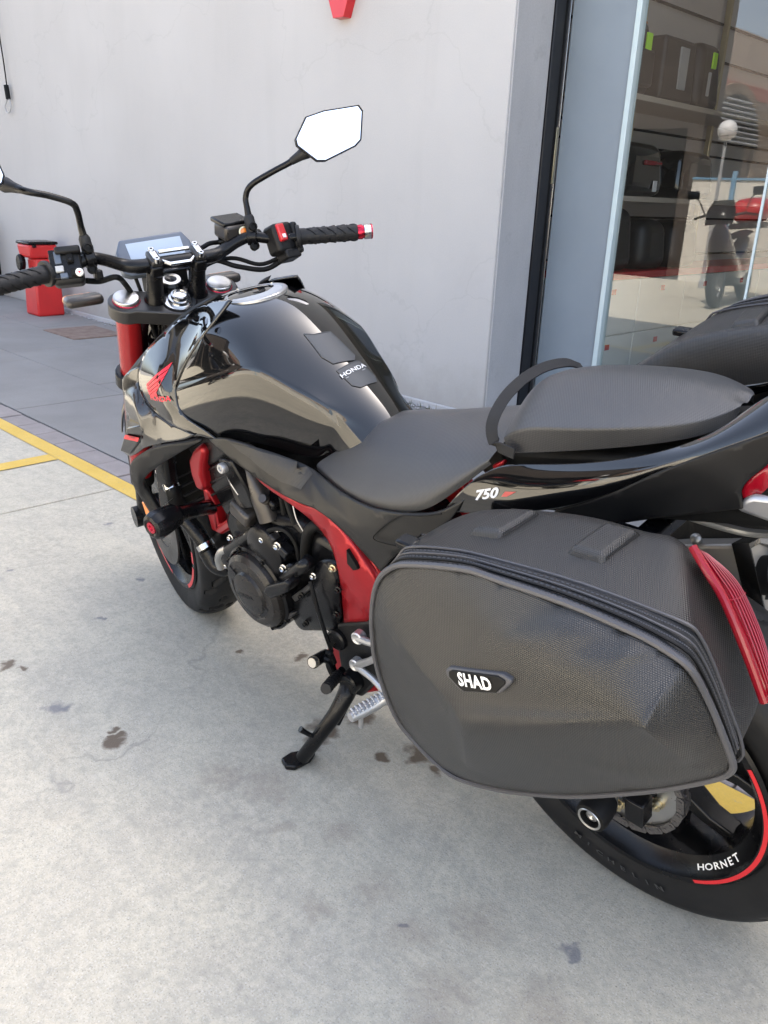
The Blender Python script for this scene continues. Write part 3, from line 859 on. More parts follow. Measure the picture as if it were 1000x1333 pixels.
def spokes(c, hub, rim, y, parent, T=None, n=5, ph=0):
    for k in range(n):
        a = 2*math.pi*k/n+ph
        for s in (-1, 1):
            a1 = a+s*.05; a2 = a+s*.30
            P = lambda r, an, yy: (c[0]+r*math.cos(an), yy, c[1]+r*math.sin(an))
            rows = []
            for r, an, w, th in ((hub, a1, .020, .026), (hub+(rim-hub)*.35, a+s*.09, .014, .022), (hub+(rim-hub)*.7, a+s*.19, .011, .018), (rim+.004, a2, .012, .016)):
                da = w/r
                rows.append([P(r, an-da, y-th), P(r, an-da, y+th), P(r, an+da, y+th), P(r, an+da, y-th)])
            loft('spoke', rows, 'satin', parent, closed=True, caps=True, T=T, bevel=.004)

RC = (0, .312)
rw = lathe('rear_wheel', [(-.072, .222), (-.076, .218), (-.076, .208), (-.066, .204), (-.05, .186), (0, .180), (.05, .186), (.066, .204), (.076, .208), (.076, .218), (.072, .222), (.06, .212), (0, .194), (-.06, .212)], (RC[0], 0, RC[1]), (0, 1, 0), 'satin', bike, seg=96, closed=True, sharp=40)
tyre_mesh('tyre', RC, .214, .080, .312, rear_groove, rw)
spokes(RC, .055, .186, 0, rw, ph=.35)
lathe('hub', [(-.06, .03), (-.06, .05), (-.04, .065), (.04, .065), (.075, .055), (.075, .03)], (0, 0, .312), (0, 1, 0), 'satin', rw, seg=32)
# red rim stripes (arc angle is measured from +x towards -z)
for a0, a1 in ((-236, -148), (-116, -28)):
    lathe('rim_stripe', [(.0768, .2102), (.0768, .2165)], (0, 0, .312), (0, 1, 0), 'redpaint', rw, seg=48, arc=(R(a0), R(a1)), sharp=60)
# HORNET lettering along the rim below the stripe
for k, ch in enumerate('HORNET'):
    a = R(231-4.9*k)
    rr = .194
    o = Vector((rr*math.cos(a), .0745-.006, .312+rr*math.sin(a)))
    tang = Vector((math.sin(a), 0, -math.cos(a)))
    rad = Vector((math.cos(a), 0, math.sin(a)))
    text('rim_lettering', ch, Vector((rr*math.cos(a), .0655, .312+rr*math.sin(a))), tang*-1 if False else Vector((-math.sin(a), 0, math.cos(a)))*-1, rad*-1, .0165, 'whitepl', rw, shear=.5, bold=.02, ext=.0015, sx=1.25)
for k, ch_ in enumerate('MICHELIN'):
    a = R(291-5.2*k); rr = .247
    text('tyre_lettering', ch_, Vector((rr*math.cos(a), .0768, .312+rr*math.sin(a))), Vector((math.sin(a), 0, -math.cos(a))), Vector((-math.cos(a), .25, -math.sin(a))), .021, 'tyremark', rw, bold=.02, ext=.0035, sx=.95)
lathe('sprocket', [(.088, .045), (.088, .098), (.094, .098), (.094, .045)], (0, 0, .312), (0, 1, 0), 'steel', rw, seg=48, closed=True, sharp=30)
lathe('sprocket_carrier', [(.06, .06), (.087, .07), (.0965, .06), (.0965, .03)], (0, 0, .312), (0, 1, 0), 'satin', rw, seg=32)
for k in range(5):
    a = 2*math.pi*k/5+R(197)
    c = (.068*math.cos(a), .094, .312+.068*math.sin(a))
    lathe('sprocket_nut', [(0, .0), (0, .0105), (.004, .0105), (.004, .0085), (.012, .0085), (.012, .004), (.017, .004), (.017, 0)][::-1], c, (0, 1, 0), 'gold', rw, seg=6 if False else 12)

# chain: round the sprocket and along both runs
ch = empty('drive_chain', (0, 0, 0)); ch.parent = bike
cpath = []
rc = .1015
fx, fz, fr = .505, .375, .036
path = []
n1 = 22
for k in range(n1+1):
    a = R(97)+R(172)*k/n1
    path.append((rc*math.cos(a), .312+rc*math.sin(a)))
p_low = path[-1]; p_up = path[0]
L = lambda a, b, t: (a[0]+(b[0]-a[0])*t, a[1]+(b[1]-a[1])*t)
low_end = (fx, fz-fr); up_end = (fx, fz+fr)
full = [L(up_end, p_up, k/32) for k in range(32)]+path+[L(p_low, low_end, k/32) for k in range(1, 33)]
ln = [0]
for a, b in zip(full, full[1:]): ln.append(ln[-1]+math.hypot(b[0]-a[0], b[1]-a[1]))
def at_len(s):
    for i in range(len(ln)-1):
        if ln[i+1] >= s:
            t = (s-ln[i])/(ln[i+1]-ln[i]); return L(full[i], full[i+1], t)
    return full[-1]
pit = .0159
def link_mesh(w, nm):
    v = []; f = []
    prof = []
    for k in range(14):
        a = 2*math.pi*k/14
        cx = pit/2 if math.cos(a) > 0 else -pit/2
        r = .0075
        prof.append((cx+r*math.cos(a), (r*math.sin(a))*(1 if abs(math.cos(a)) > .5 else .82)))
    for y in (w, -w):
        s = 1 if y > 0 else -1
        b = len(v)
        for x, z in prof: v.append((x, y+s*.001, z))
        for x, z in prof: v.append((x, y-s*.001, z))
        n = 14
        f += [tuple(b+i for i in range(n)), tuple(b+n+i for i in range(n))[::-1]]
        f += [(b+i, b+n+i, b+n+(i+1) % n, b+(i+1) % n) for i in range(n)]
    for cx in (-pit/2, pit/2):
        b = len(v)
        for y in (-w-.0022, w+.0022):
            for k in range(8): v.append((cx+.003*math.cos(k*math.pi/4), y, .003*math.sin(k*math.pi/4)))
        f += [(b+i, b+8+i, b+8+(i+1) % 8, b+(i+1) % 8) for i in range(8)]+[tuple(b+i for i in range(8)), tuple(b+8+i for i in range(8))]
    me = bpy.data.meshes.new(nm); me.from_pydata(v, [], f); me.materials.append(M['chain'])
    bm = bmesh.new(); bm.from_mesh(me); bmesh.ops.recalc_face_normals(bm, faces=bm.faces); bm.to_mesh(me); bm.free()
    return me
M['chain'] = pmat('oiled_chain_steel', (.16, .15, .145), .38, metal=.8, var=.3, vscale=200)
lm_ = (link_mesh(.0062, 'chain_link_outer'), link_mesh(.0092, 'chain_link_inner'))
nl = int(ln[-1]/pit)
for k in range(nl):
    a = at_len(k*pit); b = at_len((k+1)*pit)
    o = bpy.data.objects.new('chain_link', lm_[k % 2]); COL.objects.link(o); o.parent = ch
    o.location = ((a[0]+b[0])/2, .091, (a[1]+b[1])/2)
    o.rotation_euler = (0, -math.atan2(b[1]-a[1], b[0]-a[0]), 0)

# swingarm, axle block and slider
prism('swingarm', [(-.055, .122, .335), (-.045, .122, .285), (.03, .122, .275), (.20, .124, .315), (.42, .115, .335), (.50, .115, .40), (.42, .115, .43), (.20, .124, .375), (.05, .122, .35)], .026, 'satin', bike, bevel=.008)
prism('swingarm', [(-.055, -.096, .335), (-.045, -.096, .285), (.03, -.096, .275), (.20, -.098, .315), (.42, -.09, .335), (.50, -.09, .40), (.42, -.09, .43), (.20, -.098, .375), (.05, -.096, .35)], .026, 'satin', bike, bevel=.008)
sl = lathe('axle_slider', [(.150, 0), (.150, .018), (.160, .0225), (.186, .0250), (.195, .0235), (.197, .018), (.1955, .015), (.186, .0135), (.186, 0)], (-.012, 0, .313), (0, 1, 0), 'dark', bike, seg=28)
lathe('slider_ring', [(.1962, .0192), (.1978, .0182), (.1966, .0155)], (-.012, 0, .313), (0, 1, 0), 'steel', sl, seg=28)
lathe('slider_bolt', [(.186, .0), (.186, .009), (.191, .009), (.192, .005), (.189, 0)], (-.012, 0, .313), (0, 1, 0), 'steel', sl, seg=16)
bx('axle_block', (.012, .143, .310), (.07, .016, .05), 'steel', bike, bevel=.003)
lathe('axle_nut', [(.15, 0), (.15, .024), (.163, .024), (.163, .017), (.17, .017), (.17, 0)], (0, 0, .308), (0, 1, 0), 'steel', bike, seg=18)
bx('chain_adjuster', (-.055, .135, .312), (.03, .03, .045), 'satin', bike, bevel=.003)
tube('adjuster_bolt', [(-.03, .137, .316), (.05, .137, .322)], .005, 'steel', bike, seg=8, smooth_path=False)
prism('chain_guard', [(-.12, .112, .432), (-.02, .112, .448), (.18, .112, .43), (.40, .112, .455), (.40, .112, .435), (.18, .112, .412), (-.02, .112, .428)], .045, 'matte', bike, bevel=.004)

FC = (1.42, .300)
fwh = lathe('front_wheel', [(-.052, .222), (-.056, .218), (-.056, .208), (-.046, .204), (-.036, .188), (0, .184), (.036, .188), (.046, .204), (.056, .208), (.056, .218), (.052, .222), (.04, .212), (0, .196), (-.04, .212)], (FC[0], 0, FC[1]), (0, 1, 0), 'satin', bike, seg=72, closed=True, T=ST, sharp=40)
tyre_mesh('tyre', FC, .214, .060, .300, front_groove, fwh, ST)
spokes(FC, .04, .19, 0, fwh, ST, ph=.2)
lathe('hub', [(-.05, .02), (-.05, .035), (.05, .035), (.05, .02)], (FC[0], 0, FC[1]), (0, 1, 0), 'satin', fwh, T=ST)
for a0, a1 in ((-240, -205), (-200, -190), (-100, -40), (20, 80)):
    lathe('rim_stripe', [(.0568, .2065), (.0568, .2170)], (FC[0], 0, FC[1]), (0, 1, 0), 'redpaint', fwh, seg=30, arc=(R(a0), R(a1)), T=ST, sharp=60)
for s in (-1, 1):
    lathe('brake_disc', [(.066*s, .10), (.066*s, .148), (.071*s, .148), (.071*s, .10)], (FC[0], 0, FC[1]), (0, 1, 0), 'alloy', fwh, seg=60, closed=True, T=ST, sharp=30)
    lathe('disc_carrier', [(.055*s, .04), (.067*s, .06), (.067*s, .102), (.07*s, .102), (.07*s, .06), (.06*s, .04)], (FC[0], 0, FC[1]), (0, 1, 0), 'satin', fwh, seg=40, closed=True, T=ST)
    bx('brake_caliper', (FC[0]-.115, .075*s, FC[1]+.045), (.05, .06, .10), 'satin', bike, rot=(0, R(-15), 0), bevel=.012, T=ST)

# front mudguard
rows = []
for k in range(11):
    a = R(28+125*k/10)
    r = .325
    hw_ = .066
    row = []
    for y, dr in ((-hw_, -.045), (-hw_*.95, -.02), (-hw_*.6, .003), (0, .010), (hw_*.6, .003), (hw_*.95, -.02), (hw_, -.045)):
        row.append((FC[0]+(r+dr)*math.cos(a), y, FC[1]+(r+dr)*math.sin(a)))
    rows.append(row)
loft('front_mudguard', rows, 'gloss', bike, T=ST, sub=2, solid=.004)

# ------------------------------------------------------------ fork and yokes
for s in (1, -1):
    fo = tube('fork_leg', [AXP(.46, .033, .102*s), AXP(.968, .033, .102*s)], .0265, 'redfork', bike, seg=24, smooth_path=False, T=ST)
    tube('fork_slider', [AXP(.30, .033, .102*s), AXP(.48, .033, .102*s)], .0205, 'satin', fo, seg=20, smooth_path=False, T=ST)
    tube('dust_seal', [AXP(.445, .033, .102*s), AXP(.475, .033, .102*s)], .029, 'dark', fo, seg=24, smooth_path=False, T=ST)
    lathe('axle_foot', [(-.03*s, 0), (-.03*s, .028), (.03*s, .028), (.03*s, 0)], ST(AXP(.314, .035, .102*s)), SM@Vector((0, 1, 0)), 'satin', fo)
    lathe('fork_cap', [(.970, .0272), (.982, .0272), (.9868, .0264), (.9885, .0240), (.9890, 0)], AXB(.033, .102*s), SM@AD, 'steel', fo, seg=32, bevel=.0008)
    lathe('cap_collar', [(.96, .0285), (.9795, .0285), (.9808, .0275), (.9808, .02)], AXB(.033, .102*s), SM@AD, 'redano', fo, seg=32)
def yoke(name, s0, s1, mat):
    out = []
    pts = [(-.030, 0, 1), ]
    hull = []
    n = 10
    def arc(cx, cy, r, a0, a1):
        return [(cx+r*math.cos(R(a0+(a1-a0)*k/n)), cy+r*math.sin(R(a0+(a1-a0)*k/n))) for k in range(n+1)]
    hull += arc(.033, .102, .039, -20, 190)
    hull += arc(0, 0, .040, 150, 210)
    hull += arc(.033, -.102, .039, 170, 380)
    hull += [(.052, -.045), (.060, 0), (.052, .045)]
    v = [ST(AXP(s1, x, y)) for x, y in hull]
    return prism(name, v, s1-s0, mat, bike, dirn=-(SM@AD), bevel=.004, bseg=3)
ty = yoke('top_yoke', .945, .978, 'alloy')
yoke('bottom_yoke', .76, .795, 'satin')
tube('steering_head', [AXP(.80), AXP(.945)], .038, 'satin', bike, seg=20, smooth_path=False)
lathe('stem_nut', [(.976, .033), (.981, .033), (.982, .0245), (.983, .0232), (.990, .0232), (.991, .0185), (.998, .0180), (.999, .0145), (.995, .013), (.994, 0)], AXB(0, 0), SM@AD, 'chrome', ty, seg=6*5, sharp=25)
lathe('stem_seat', [(.974, .037), (.981, .037), (.982, .033), (.978, .031)], AXB(0, 0), SM@AD, 'dark', ty, seg=30)
lathe('ignition_lock', [(.972, .027), (.995, .026), (1.0, .022), (1.0, .006), (.996, 0)], AXB(.052, 0), SM@AD, 'satin', ty, seg=24)
lathe('ignition_ring', [(.9985, .022), (1.0015, .021), (1.0015, .013), (.999, .012)], AXB(.052, 0), SM@AD, 'steel', ty, seg=24)
# risers and bar clamps
HB = Vector((1.087, 0, .978))
for s in (1, -1):
    ri = lathe('bar_riser', [(.972, .0225), (.983, .0225), (.989, .0185), (1.03, .0165), (1.050, .0170)], AXB(.018, .046*s), SM@AD, 'satin', bike, seg=24)
    bx('clamp_top', ST(AXP(1.078, .018, .046*s)), (.042, .023, .013), 'alloy', ri, rot=SM @ Matrix.Rotation(R(-25), 3, 'Y'), bevel=.004)
    bx('clamp_strip', ST(AXP(1.0858, .020, .046*s)), (.026, .012, .004), 'chrome', ri, rot=SM @ Matrix.Rotation(R(-25), 3, 'Y'), bevel=.001)
    for d in (-.017, .017):
        lathe('clamp_bolt', [(1.080, .0060), (1.0895, .0060), (1.0905, .005), (1.0905, .003), (1.086, .0028)], AXB(.018+d, .046*s), SM@AD, 'chrome', ri, seg=16)
    bx('clamp_lower', ST(AXP(1.058, .018, .046*s)), (.044, .026, .026), 'satin', ri, rot=SM @ Matrix.Rotation(R(-25), 3, 'Y'), bevel=.005)
# bright bridge between the clamps
brg = bx('clamp_bridge', ST(AXP(1.082, .032, 0)), (.009, .066, .006), 'chrome', bike, rot=SM @ Matrix.Rotation(R(-25), 3, 'Y'), bevel=.002)
prism('bridge_strut', [ST(AXP(1.081, o, y)) for o, y in ((.002, .034), (-.012, .022), (-.012, -.022), (.002, -.034), (.010, -.034), (-.004, -.020), (-.004, .020), (.010, .034))], .006, 'chrome', brg, dirn=-(SM@AD), bevel=.0015)

# ------------------------------------------------------------ handlebar
HBp = [(1.030, .385, .980), (1.078, .25, .985), (1.086, .212, .988), (1.086, .17, 1.000), (1.093, .14, .993), (1.096, .105, .978), (1.089, .075, .972), (1.088, 0, .972), (1.089, -.075, .972), (1.094, -.105, .978), (1.092, -.14, .993), (1.083, -.17, 1.000), (1.060, -.212, .993), (1.040, -.25, .994), (.988, -.385, .994)]
hb = tube('handlebar', HBp, [.0112, .0112, .0112, .0114, .0118, .0128, .0142, .0142, .0142, .0128, .0118, .0114, .0112, .0112, .0112], 'satin', bike, seg=16, T=ST, n=5)
def barpt(y):
    for a, b in zip(HBp, HBp[1:]):
        if min(a[1], b[1]) <= y <= max(a[1], b[1]):
            t = (y-a[1])/(b[1]-a[1]) if b[1] != a[1] else 0
            return Vector(a)+(Vector(b)-Vector(a))*t
    return Vector(HBp[0])
for s in (1, -1):
    a = barpt(.255*s); b = barpt(.372*s); d = (b-a).normalized(); ln_ = (b-a).length
    gp = []
    K = 26
    for k in range(K+1):
        u = ln_*k/K
        r = .0168+.0006*math.sin(u*900) if 2 < k < K-1 else .0172
        gp.append((u, r))
    gp = [(-.004, .012), (-.004, .024), (.0, .0248), (.004, .024), (.005, .018)]+gp[1:]+[(ln_+.002, .0165), (ln_+.002, .012)]
    g = lathe('grip', gp, ST(a), SM@d, 'rubber', hb, seg=28, sharp=45)
    # slanted raised bars on the grip
    nx = Vector((0, 0, 1)); ny = d.cross(nx).normalized()
    for rr_ in range(5):
        for q in range(4):
            a0 = R(20+90*q+rr_*4); u0 = ln_*(.16+.17*rr_)
            pts = []
            for k in range(5):
                an = a0+R(14*k); u = u0+.0045*k
                c0 = a+d*u
                pts.append(c0+(nx*math.cos(an)+ny*math.sin(an))*.0172)
            tube('grip_rib', pts, .0011, 'dark', hb, seg=5, T=ST, n=2)
    e0 = b+d*.003
    be = lathe('bar_end_weight', [(0, .0145), (.006, .0155), (.010, .0155), (.011, .0135), (.013, .0135)], ST(e0), SM@d, 'redano', hb, seg=24)
    lathe('bar_end_cap', [(.013, .0125), (.014, .0158), (.028, .0158), (.030, .0145), (.030, .007), (.026, .006), (.026, 0)], ST(e0), SM@d, 'chrome', be, seg=24)
    lathe('bar_end_ring', [(.0285, .0160), (.0315, .0155), (.0315, .0125)], ST(e0), SM@d, 'redano', be, seg=24)

def sbox(name, c, s, mat, parent, rot=(0, 0, 0), bevel=.003, **kw):
    from mathutils import Euler
    return bx(name, ST(c), s, mat, parent, rot=SM @ Euler(rot).to_matrix(), bevel=bevel, **kw)
# left switch box
lc0 = barpt(.213)
swl = sbox('left_switch_box', lc0+Vector((-.004, .002, -.002)), (.046, .058, .062), 'matte', bike, (0, R(20), R(-12)), .009, bseg=3)
sbox('switch_hood', lc0+Vector((-.010, -.004, .032)), (.040, .046, .014), 'matte', swl, (0, R(20), R(-12)), .004)
# control faces look back and up at the rider
fx_ = Matrix.Rotation(R(-12), 3, 'Z') @ Matrix.Rotation(R(28), 3, 'Y')
def ctl(name, dy, dz, s, mat, out=.026, parent=None, bevel=.0015):
    c = lc0+fx_ @ Vector((-out, dy, dz))
    from mathutils import Euler
    return bx(name, ST(c), s, mat, parent or swl, rot=SM @ fx_, bevel=bevel)
ctl('face_plate', .002, .000, (.008, .054, .056), 'satin', .0235)
ctl('rocker_switch', .014, .010, (.010, .012, .024), 'plate', .030)
ctl('select_switch', -.008, .010, (.010, .012, .022), 'dark', .031)
ctl('select_pad', -.008, .004, (.004, .007, .007), 'satin', .037)
ctl('upper_button', -.004, .027, (.008, .022, .007), 'dark', .028)
ctl('indicator_switch', .014, -.011, (.010, .015, .012), 'greypl', .030)
ctl('horn_button', -.012, -.020, (.012, .014, .013), 'dark', .030)
ctl('mode_button', .008, -.024, (.008, .014, .010), 'plate', .029)
c = lc0+fx_ @ Vector((-.034, -.020, -.022))
lathe('hazard_button', [(0, .0075), (.004, .0072), (.005, .006), (.005, 0)], ST(c), SM @ (fx_ @ Vector((-1, 0, 0))), 'whitepl', swl, seg=20)
lathe('hazard_mark', [(.0052, .0035), (.0055, .003), (.0055, 0)], ST(c), SM @ (fx_ @ Vector((-1, 0, 0))), 'redpaint', swl, seg=3)
# right switch box
rc0 = barpt(-.216)
swr = sbox('right_switch_box', rc0+Vector((-.002, -.006, -.002)), (.046, .050, .062), 'matte', bike, (0, R(20), R(12)), .009, bseg=3)
sbox('throttle_housing', rc0+Vector((-.002, -.033, -.006)), (.050, .016, .066), 'matte', swr, (0, R(20), R(12)), .006)
fr_ = Matrix.Rotation(R(12), 3, 'Z') @ Matrix.Rotation(R(25), 3, 'Y')
def ctr(name, dy, dz, s, mat, out=.026, bevel=.0015):
    c = rc0+fr_ @ Vector((-out, dy, dz))
    return bx(name, ST(c), s, mat, swr, rot=SM @ fr_, bevel=bevel)
ctr('kill_switch', .004, .004, (.014, .018, .036), 'redpaint', .026, .003)
ctr('kill_switch_mark', .004, -.005, (.002, .008, .008), 'whitepl', .0335, .0003)
ctr('start_icon', -.017, .010, (.001, .004, .005), 'whitepl', .0248, .0002)
ctr('start_icon', -.017, -.004, (.001, .005, .005), 'whitepl', .0248, .0002)
ctr('hazard_box', -.012, -.040, (.040, .038, .020), 'matte', .004, .004)
# perches, mirrors, levers
for s in (1, -1):
    pc = barpt(.17*s)
    pr = lathe('perch_clamp', [(-.010, .0), (-.010, .0175), (.010, .0175), (.010, 0)], ST(pc)-SM@Vector((0, 0, 0)), SM@(barpt(.18*s)-barpt(.165*s)), 'satin', bike, seg=20, bevel=.002)
    for dz in (.019, -.020):
        lathe('perch_bolt', [(0, 0), (0, .009), (.012, .009), (.013, .006), (.009, .005), (.009, 0)], ST(pc+Vector((-.004, 0, dz))), SM@Vector((-1, 0, .35)), 'dark', pr, seg=14)
    tube('lever_perch', [pc+Vector((.01, 0, 0)), pc+Vector((.035, .012*s, -.002)), pc+Vector((.045, .035*s, -.004))], .012, 'satin', pr, T=ST, n=4)
# levers
lv = [barpt(.20)+Vector((.048, .01, -.006)), barpt(.25)+Vector((.066, 0, -.012)), barpt(.30)+Vector((.075, 0, -.014)), barpt(.36)+Vector((.070, 0, -.016)), barpt(.385)+Vector((.066, .03, -.017))]
tube('clutch_lever', lv, [.008, .008, .007, .007, .009], 'silver', bike, T=ST, seg=10)
lv = [barpt(-.20)+Vector((.048, -.01, -.006)), barpt(-.25)+Vector((.066, 0, -.012)), barpt(-.30)+Vector((.075, 0, -.014)), barpt(-.36)+Vector((.070, 0, -.016)), barpt(-.385)+Vector((.066, -.03, -.017))]
tube('brake_lever', lv, [.008, .008, .007, .007, .009], 'silver', bike, T=ST, seg=10)
# brake fluid reservoir
rs = sbox('brake_reservoir', Vector((1.120, -.143, 1.014)), (.050, .064, .032), 'bronze', bike, (0, R(-12), R(10)), .007, bseg=3)
sbox('reservoir_lid', Vector((1.124, -.143, 1.033)), (.054, .068, .010), 'satin', rs, (0, R(-12), R(10)), .003)
lathe('sight_glass', [(0, .0115), (.003, .0115), (.003, .0085), (.0015, .008)], ST(Vector((1.094, -.158, 1.010))), SM@Vector((-1, .17, .2)), 'gold', rs, seg=20)
lathe('sight_fluid', [(.0016, .0082), (.0016, 0)], ST(Vector((1.094, -.158, 1.010))), SM@Vector((-1, .17, .2)), 'orange', rs, seg=20)
tube('master_cylinder', [barpt(-.12)+Vector((.056, 0, .004)), barpt(-.20)+Vector((.05, 0, .0))], .012, 'satin', rs, T=ST, seg=12)
# cables
tube('cable', [rc0+Vector((.0, -.008, -.045)), rc0+Vector((.02, .03, -.062)), rc0+Vector((.045, .08, -.052)), Vector((1.13, -.085, .955)), Vector((1.15, -.03, .90))], .0055, 'dark', bike, T=ST, seg=8)
tube('cable', [rc0+Vector((.005, -.004, -.040)), rc0+Vector((.03, .035, -.052)), rc0+Vector((.06, .085, -.036)), Vector((1.15, -.075, .94)), Vector((1.17, -.02, .88))], .0045, 'dark', bike, T=ST, seg=8)
tube('cable', [lc0+Vector((.0, -.030, -.028)), lc0+Vector((.02, -.060, -.036)), Vector((1.09, .125, .958)), Vector((1.13, .10, .935)), Vector((1.17, .07, .88))], .0058, 'dark', bike, T=ST, seg=8)
tube('brake_hose', [barpt(-.12)+Vector((.056, 0, .004)), Vector((1.15, -.09, .985)), Vector((1.17, -.06, .95)), Vector((1.20, -.04, .80))], .005, 'dark', bike, T=ST, seg=8)
tube('clutch_cable', [barpt(.17)+Vector((.045, 0, 0)), Vector((1.14, .12, .985)), Vector((1.17, .07, .95)), Vector((1.16, .05, .80))], .004, 'dark', bike, T=ST, seg=8)
sbox('clutch_switch', barpt(.165)+Vector((.0, -.006, -.030)), (.022, .016, .018), 'satin', bike)

# mirrors
def mirror_unit(s, arm, face, depth):
    mt = tube('mirror_arm', arm, [.0085, .0062, .0062, .0062, .0062, .0075], 'satin', bike, seg=12, n=6)
    d = (Vector(arm[1])-Vector(arm[0])).normalized()
    lathe('arm_boot', [(-.028, .0095), (-.012, .0115), (.012, .011), (.018, .0085)], Vector(arm[0])+d*.006, d, 'rubber', mt, seg=16)
    d2 = (Vector(arm[-1])-Vector(arm[-2])).normalized()
    lathe('arm_neck', [(-.020, .0075), (0, .010), (.016, .014), (.022, .013)], Vector(arm[-1])-d2*.004, d2, 'rubber', mt, seg=16)
    F_ = [Vector(p) for p in face]; c = sum(F_, Vector())/len(F_)
    nrm = (F_[2]-F_[0]).cross(F_[4]-F_[0]).normalized()
    if nrm.x > 0: nrm = -nrm
    out = [c+(p-c)*1.06 for p in F_]
    rows = [[p-nrm*.001 for p in [c+(q-c)*1.0 for q in F_]], [p+nrm*.0015 for p in [c+(q-c)*1.035 for q in F_]], [p-nrm*.004 for p in out], [c+(p-c)*.86-nrm*depth*.75 for p in F_], [c+(p-c)*.45-nrm*depth for p in F_]]
    h = loft('mirror_housing', rows, 'satin', mt, closed=True, caps=False, sharp=50)
    n = len(F_)
    mk('mirror_back', [p for p in rows[-1]], [tuple(range(n))], 'satin', mt)
    mk('mirror_glass', [c+(p-c)*.995 for p in F_], [tuple(range(n))], 'mirror', mt, flat=True)
armR = [ST(p) for p in ((1.083, -.170, 1.020), (1.091,-0.17,1.055), (1.096,-0.172,1.079), (1.084,-0.182,1.101), (1.055,-0.215,1.123), (1.031,-0.247,1.14), (1.014,-0.268,1.154))]
faceR = [(.9373,-.2508,1.1573), (.9369,-.2849,1.1907), (.9219,-.3201,1.1957), (.89,-.3833,1.1945), (.8836,-.3858,1.184), (.8725,-.3609,1.1367), (.8752,-.3465,1.1278), (.8985,-.2841,1.1123), (.9071,-.2696,1.1151), (.933,-.2485,1.1463)]
mirror_unit(-1, armR, faceR, .038)
armL = [ST(p) for p in ((1.085, .170, 1.020), (1.086,0.173,1.057), (1.072,0.177,1.088), (1.065,0.186,1.105), (1.067,0.222,1.121), (1.068,0.256,1.131), (1.104,0.278,1.14))]
faceL = [Vector(p)+Vector((.094, -.0262, -.0086)) for p in ((1.0151,.2961,1.2032), (1.0314,.2933,1.244), (1.0439,.3162,1.2599), (1.0642,.3644,1.2787), (1.0636,.3749,1.2706), (1.0493,.3963,1.2233), (1.0435,.3934,1.2112), (1.0207,.3609,1.1767), (1.0161,.3476,1.1739), (1.0128,.304,1.193))]
mirror_unit(1, armL, faceL, .038)

# ------------------------------------------------------------ dash
dsh = [(1.156, .0925, .950), (1.180, .0935, .990), (1.194, .080, 1.012), (1.204, -.058, 1.014), (1.192, -.072, .994), (1.166, -.072, .950), (1.158, -.055, .944), (1.152, .076, .944)]
dn = Vector((-.86, 0, .5))
db = prism('dash', [ST(p) for p in dsh], .022, 'plate', bike, dirn=-(SM@dn), bevel=.004, bseg=3)
prism('dash_screen', [ST(Vector(p)+dn*.001) for p in ((1.1585, .066, .950), (1.1895, .070, 1.003), (1.1935, -.050, 1.005), (1.1635, -.052, .950))], .002, 'screen', db, dirn=-(SM@dn), bevel=.0004)
bx('dash_bracket', ST((1.185, 0, .925)), (.04, .09, .05), 'dark', bike, rot=SM)

# headlight block in front of the yokes
loft('headlight', [[ST((x, y*w, z)) for y, z in ((-1, z0), (-1.05, (z0+z1)/2), (-.6, z1), (.6, z1), (1.05, (z0+z1)/2), (1, z0))] for x, w, z0, z1 in ((1.19, .07, .74, .90), (1.26, .10, .72, .90), (1.36, .09, .72, .86), (1.42, .05, .74, .81))], 'gloss', bike, closed=True, caps=True, sub=2)

# ------------------------------------------------------------ fuel tank (left half, mirrored)
TK = [
 # centre, mid, shoulder, crease, under-crease, side, lower edge      (rear to front)
 [(.470,0,.725), (.475,.03,.722), (.480,.05,.718), (.486,.066,.716), (.495,.070,.712), (.505,.074,.706), (.515,.076,.700)],
 [(.500,0,.762), (.502,.03,.758), (.512,.052,.750), (0.555,0.068,0.768), (0.5545,0.07,0.7531), (0.5527,0.076,0.7416), (0.5689,0.08,0.7142)],
 [(.548,0,.800), (.552,.035,.796), (.556,.06,.788), (0.5666,0.078,0.7952), (0.5607,0.081,0.7821), (0.558,0.088,0.7542), (0.5881,0.088,0.6993)],
 [(.620,0,.860), (.624,.045,.852), (.628,.078,.840), (0.6234,0.095,0.8243), (0.6135,0.099,0.8137), (0.598,0.104,0.7619), (0.6192,0.1,0.6874)],
 [(.705,0,.920), (.708,.055,.910), (.706,.095,.890), (0.6836,0.116,0.8647), (0.6703,0.121,0.8535), (0.6544,0.126,0.7918), (0.6886,0.124,0.7082)],
 [(.770,0,.943), (.770,.065,.933), (.762,.112,.908), (0.7263,0.134,0.8584), (0.7153,0.14,0.8484), (0.7228,0.146,0.7884), (0.7527,0.142,0.7096)],
 [(.840,0,.948), (.842,.075,.937), (.836,.128,.906), (0.8041,0.153,0.8328), (0.7928,0.16,0.8243), (0.8025,0.168,0.7744), (0.8041,0.16,0.7144)],
 [(.905,0,.935), (.906,.080,.920), (0.8326,0.128,0.8966), (0.9108,0.163,0.7969), (0.9011,0.17,0.789), (0.8934,0.18,0.7502), (0.8803,0.175,0.7025)],
]
n = 7
cre = []
for i in range(len(TK)-1):
    cre.append((i*n+3, (i+1)*n+3, 1.)); cre.append((i*n+6, (i+1)*n+6, .8))
for j in range(n-1):
    cre.append((j, j+1, .3)); cre.append(((len(TK)-1)*n+j, (len(TK)-1)*n+j+1, .9))
tank = loft('fuel_tank', TK, 'gloss', bike, mirror=True, sub=3, crease=cre)

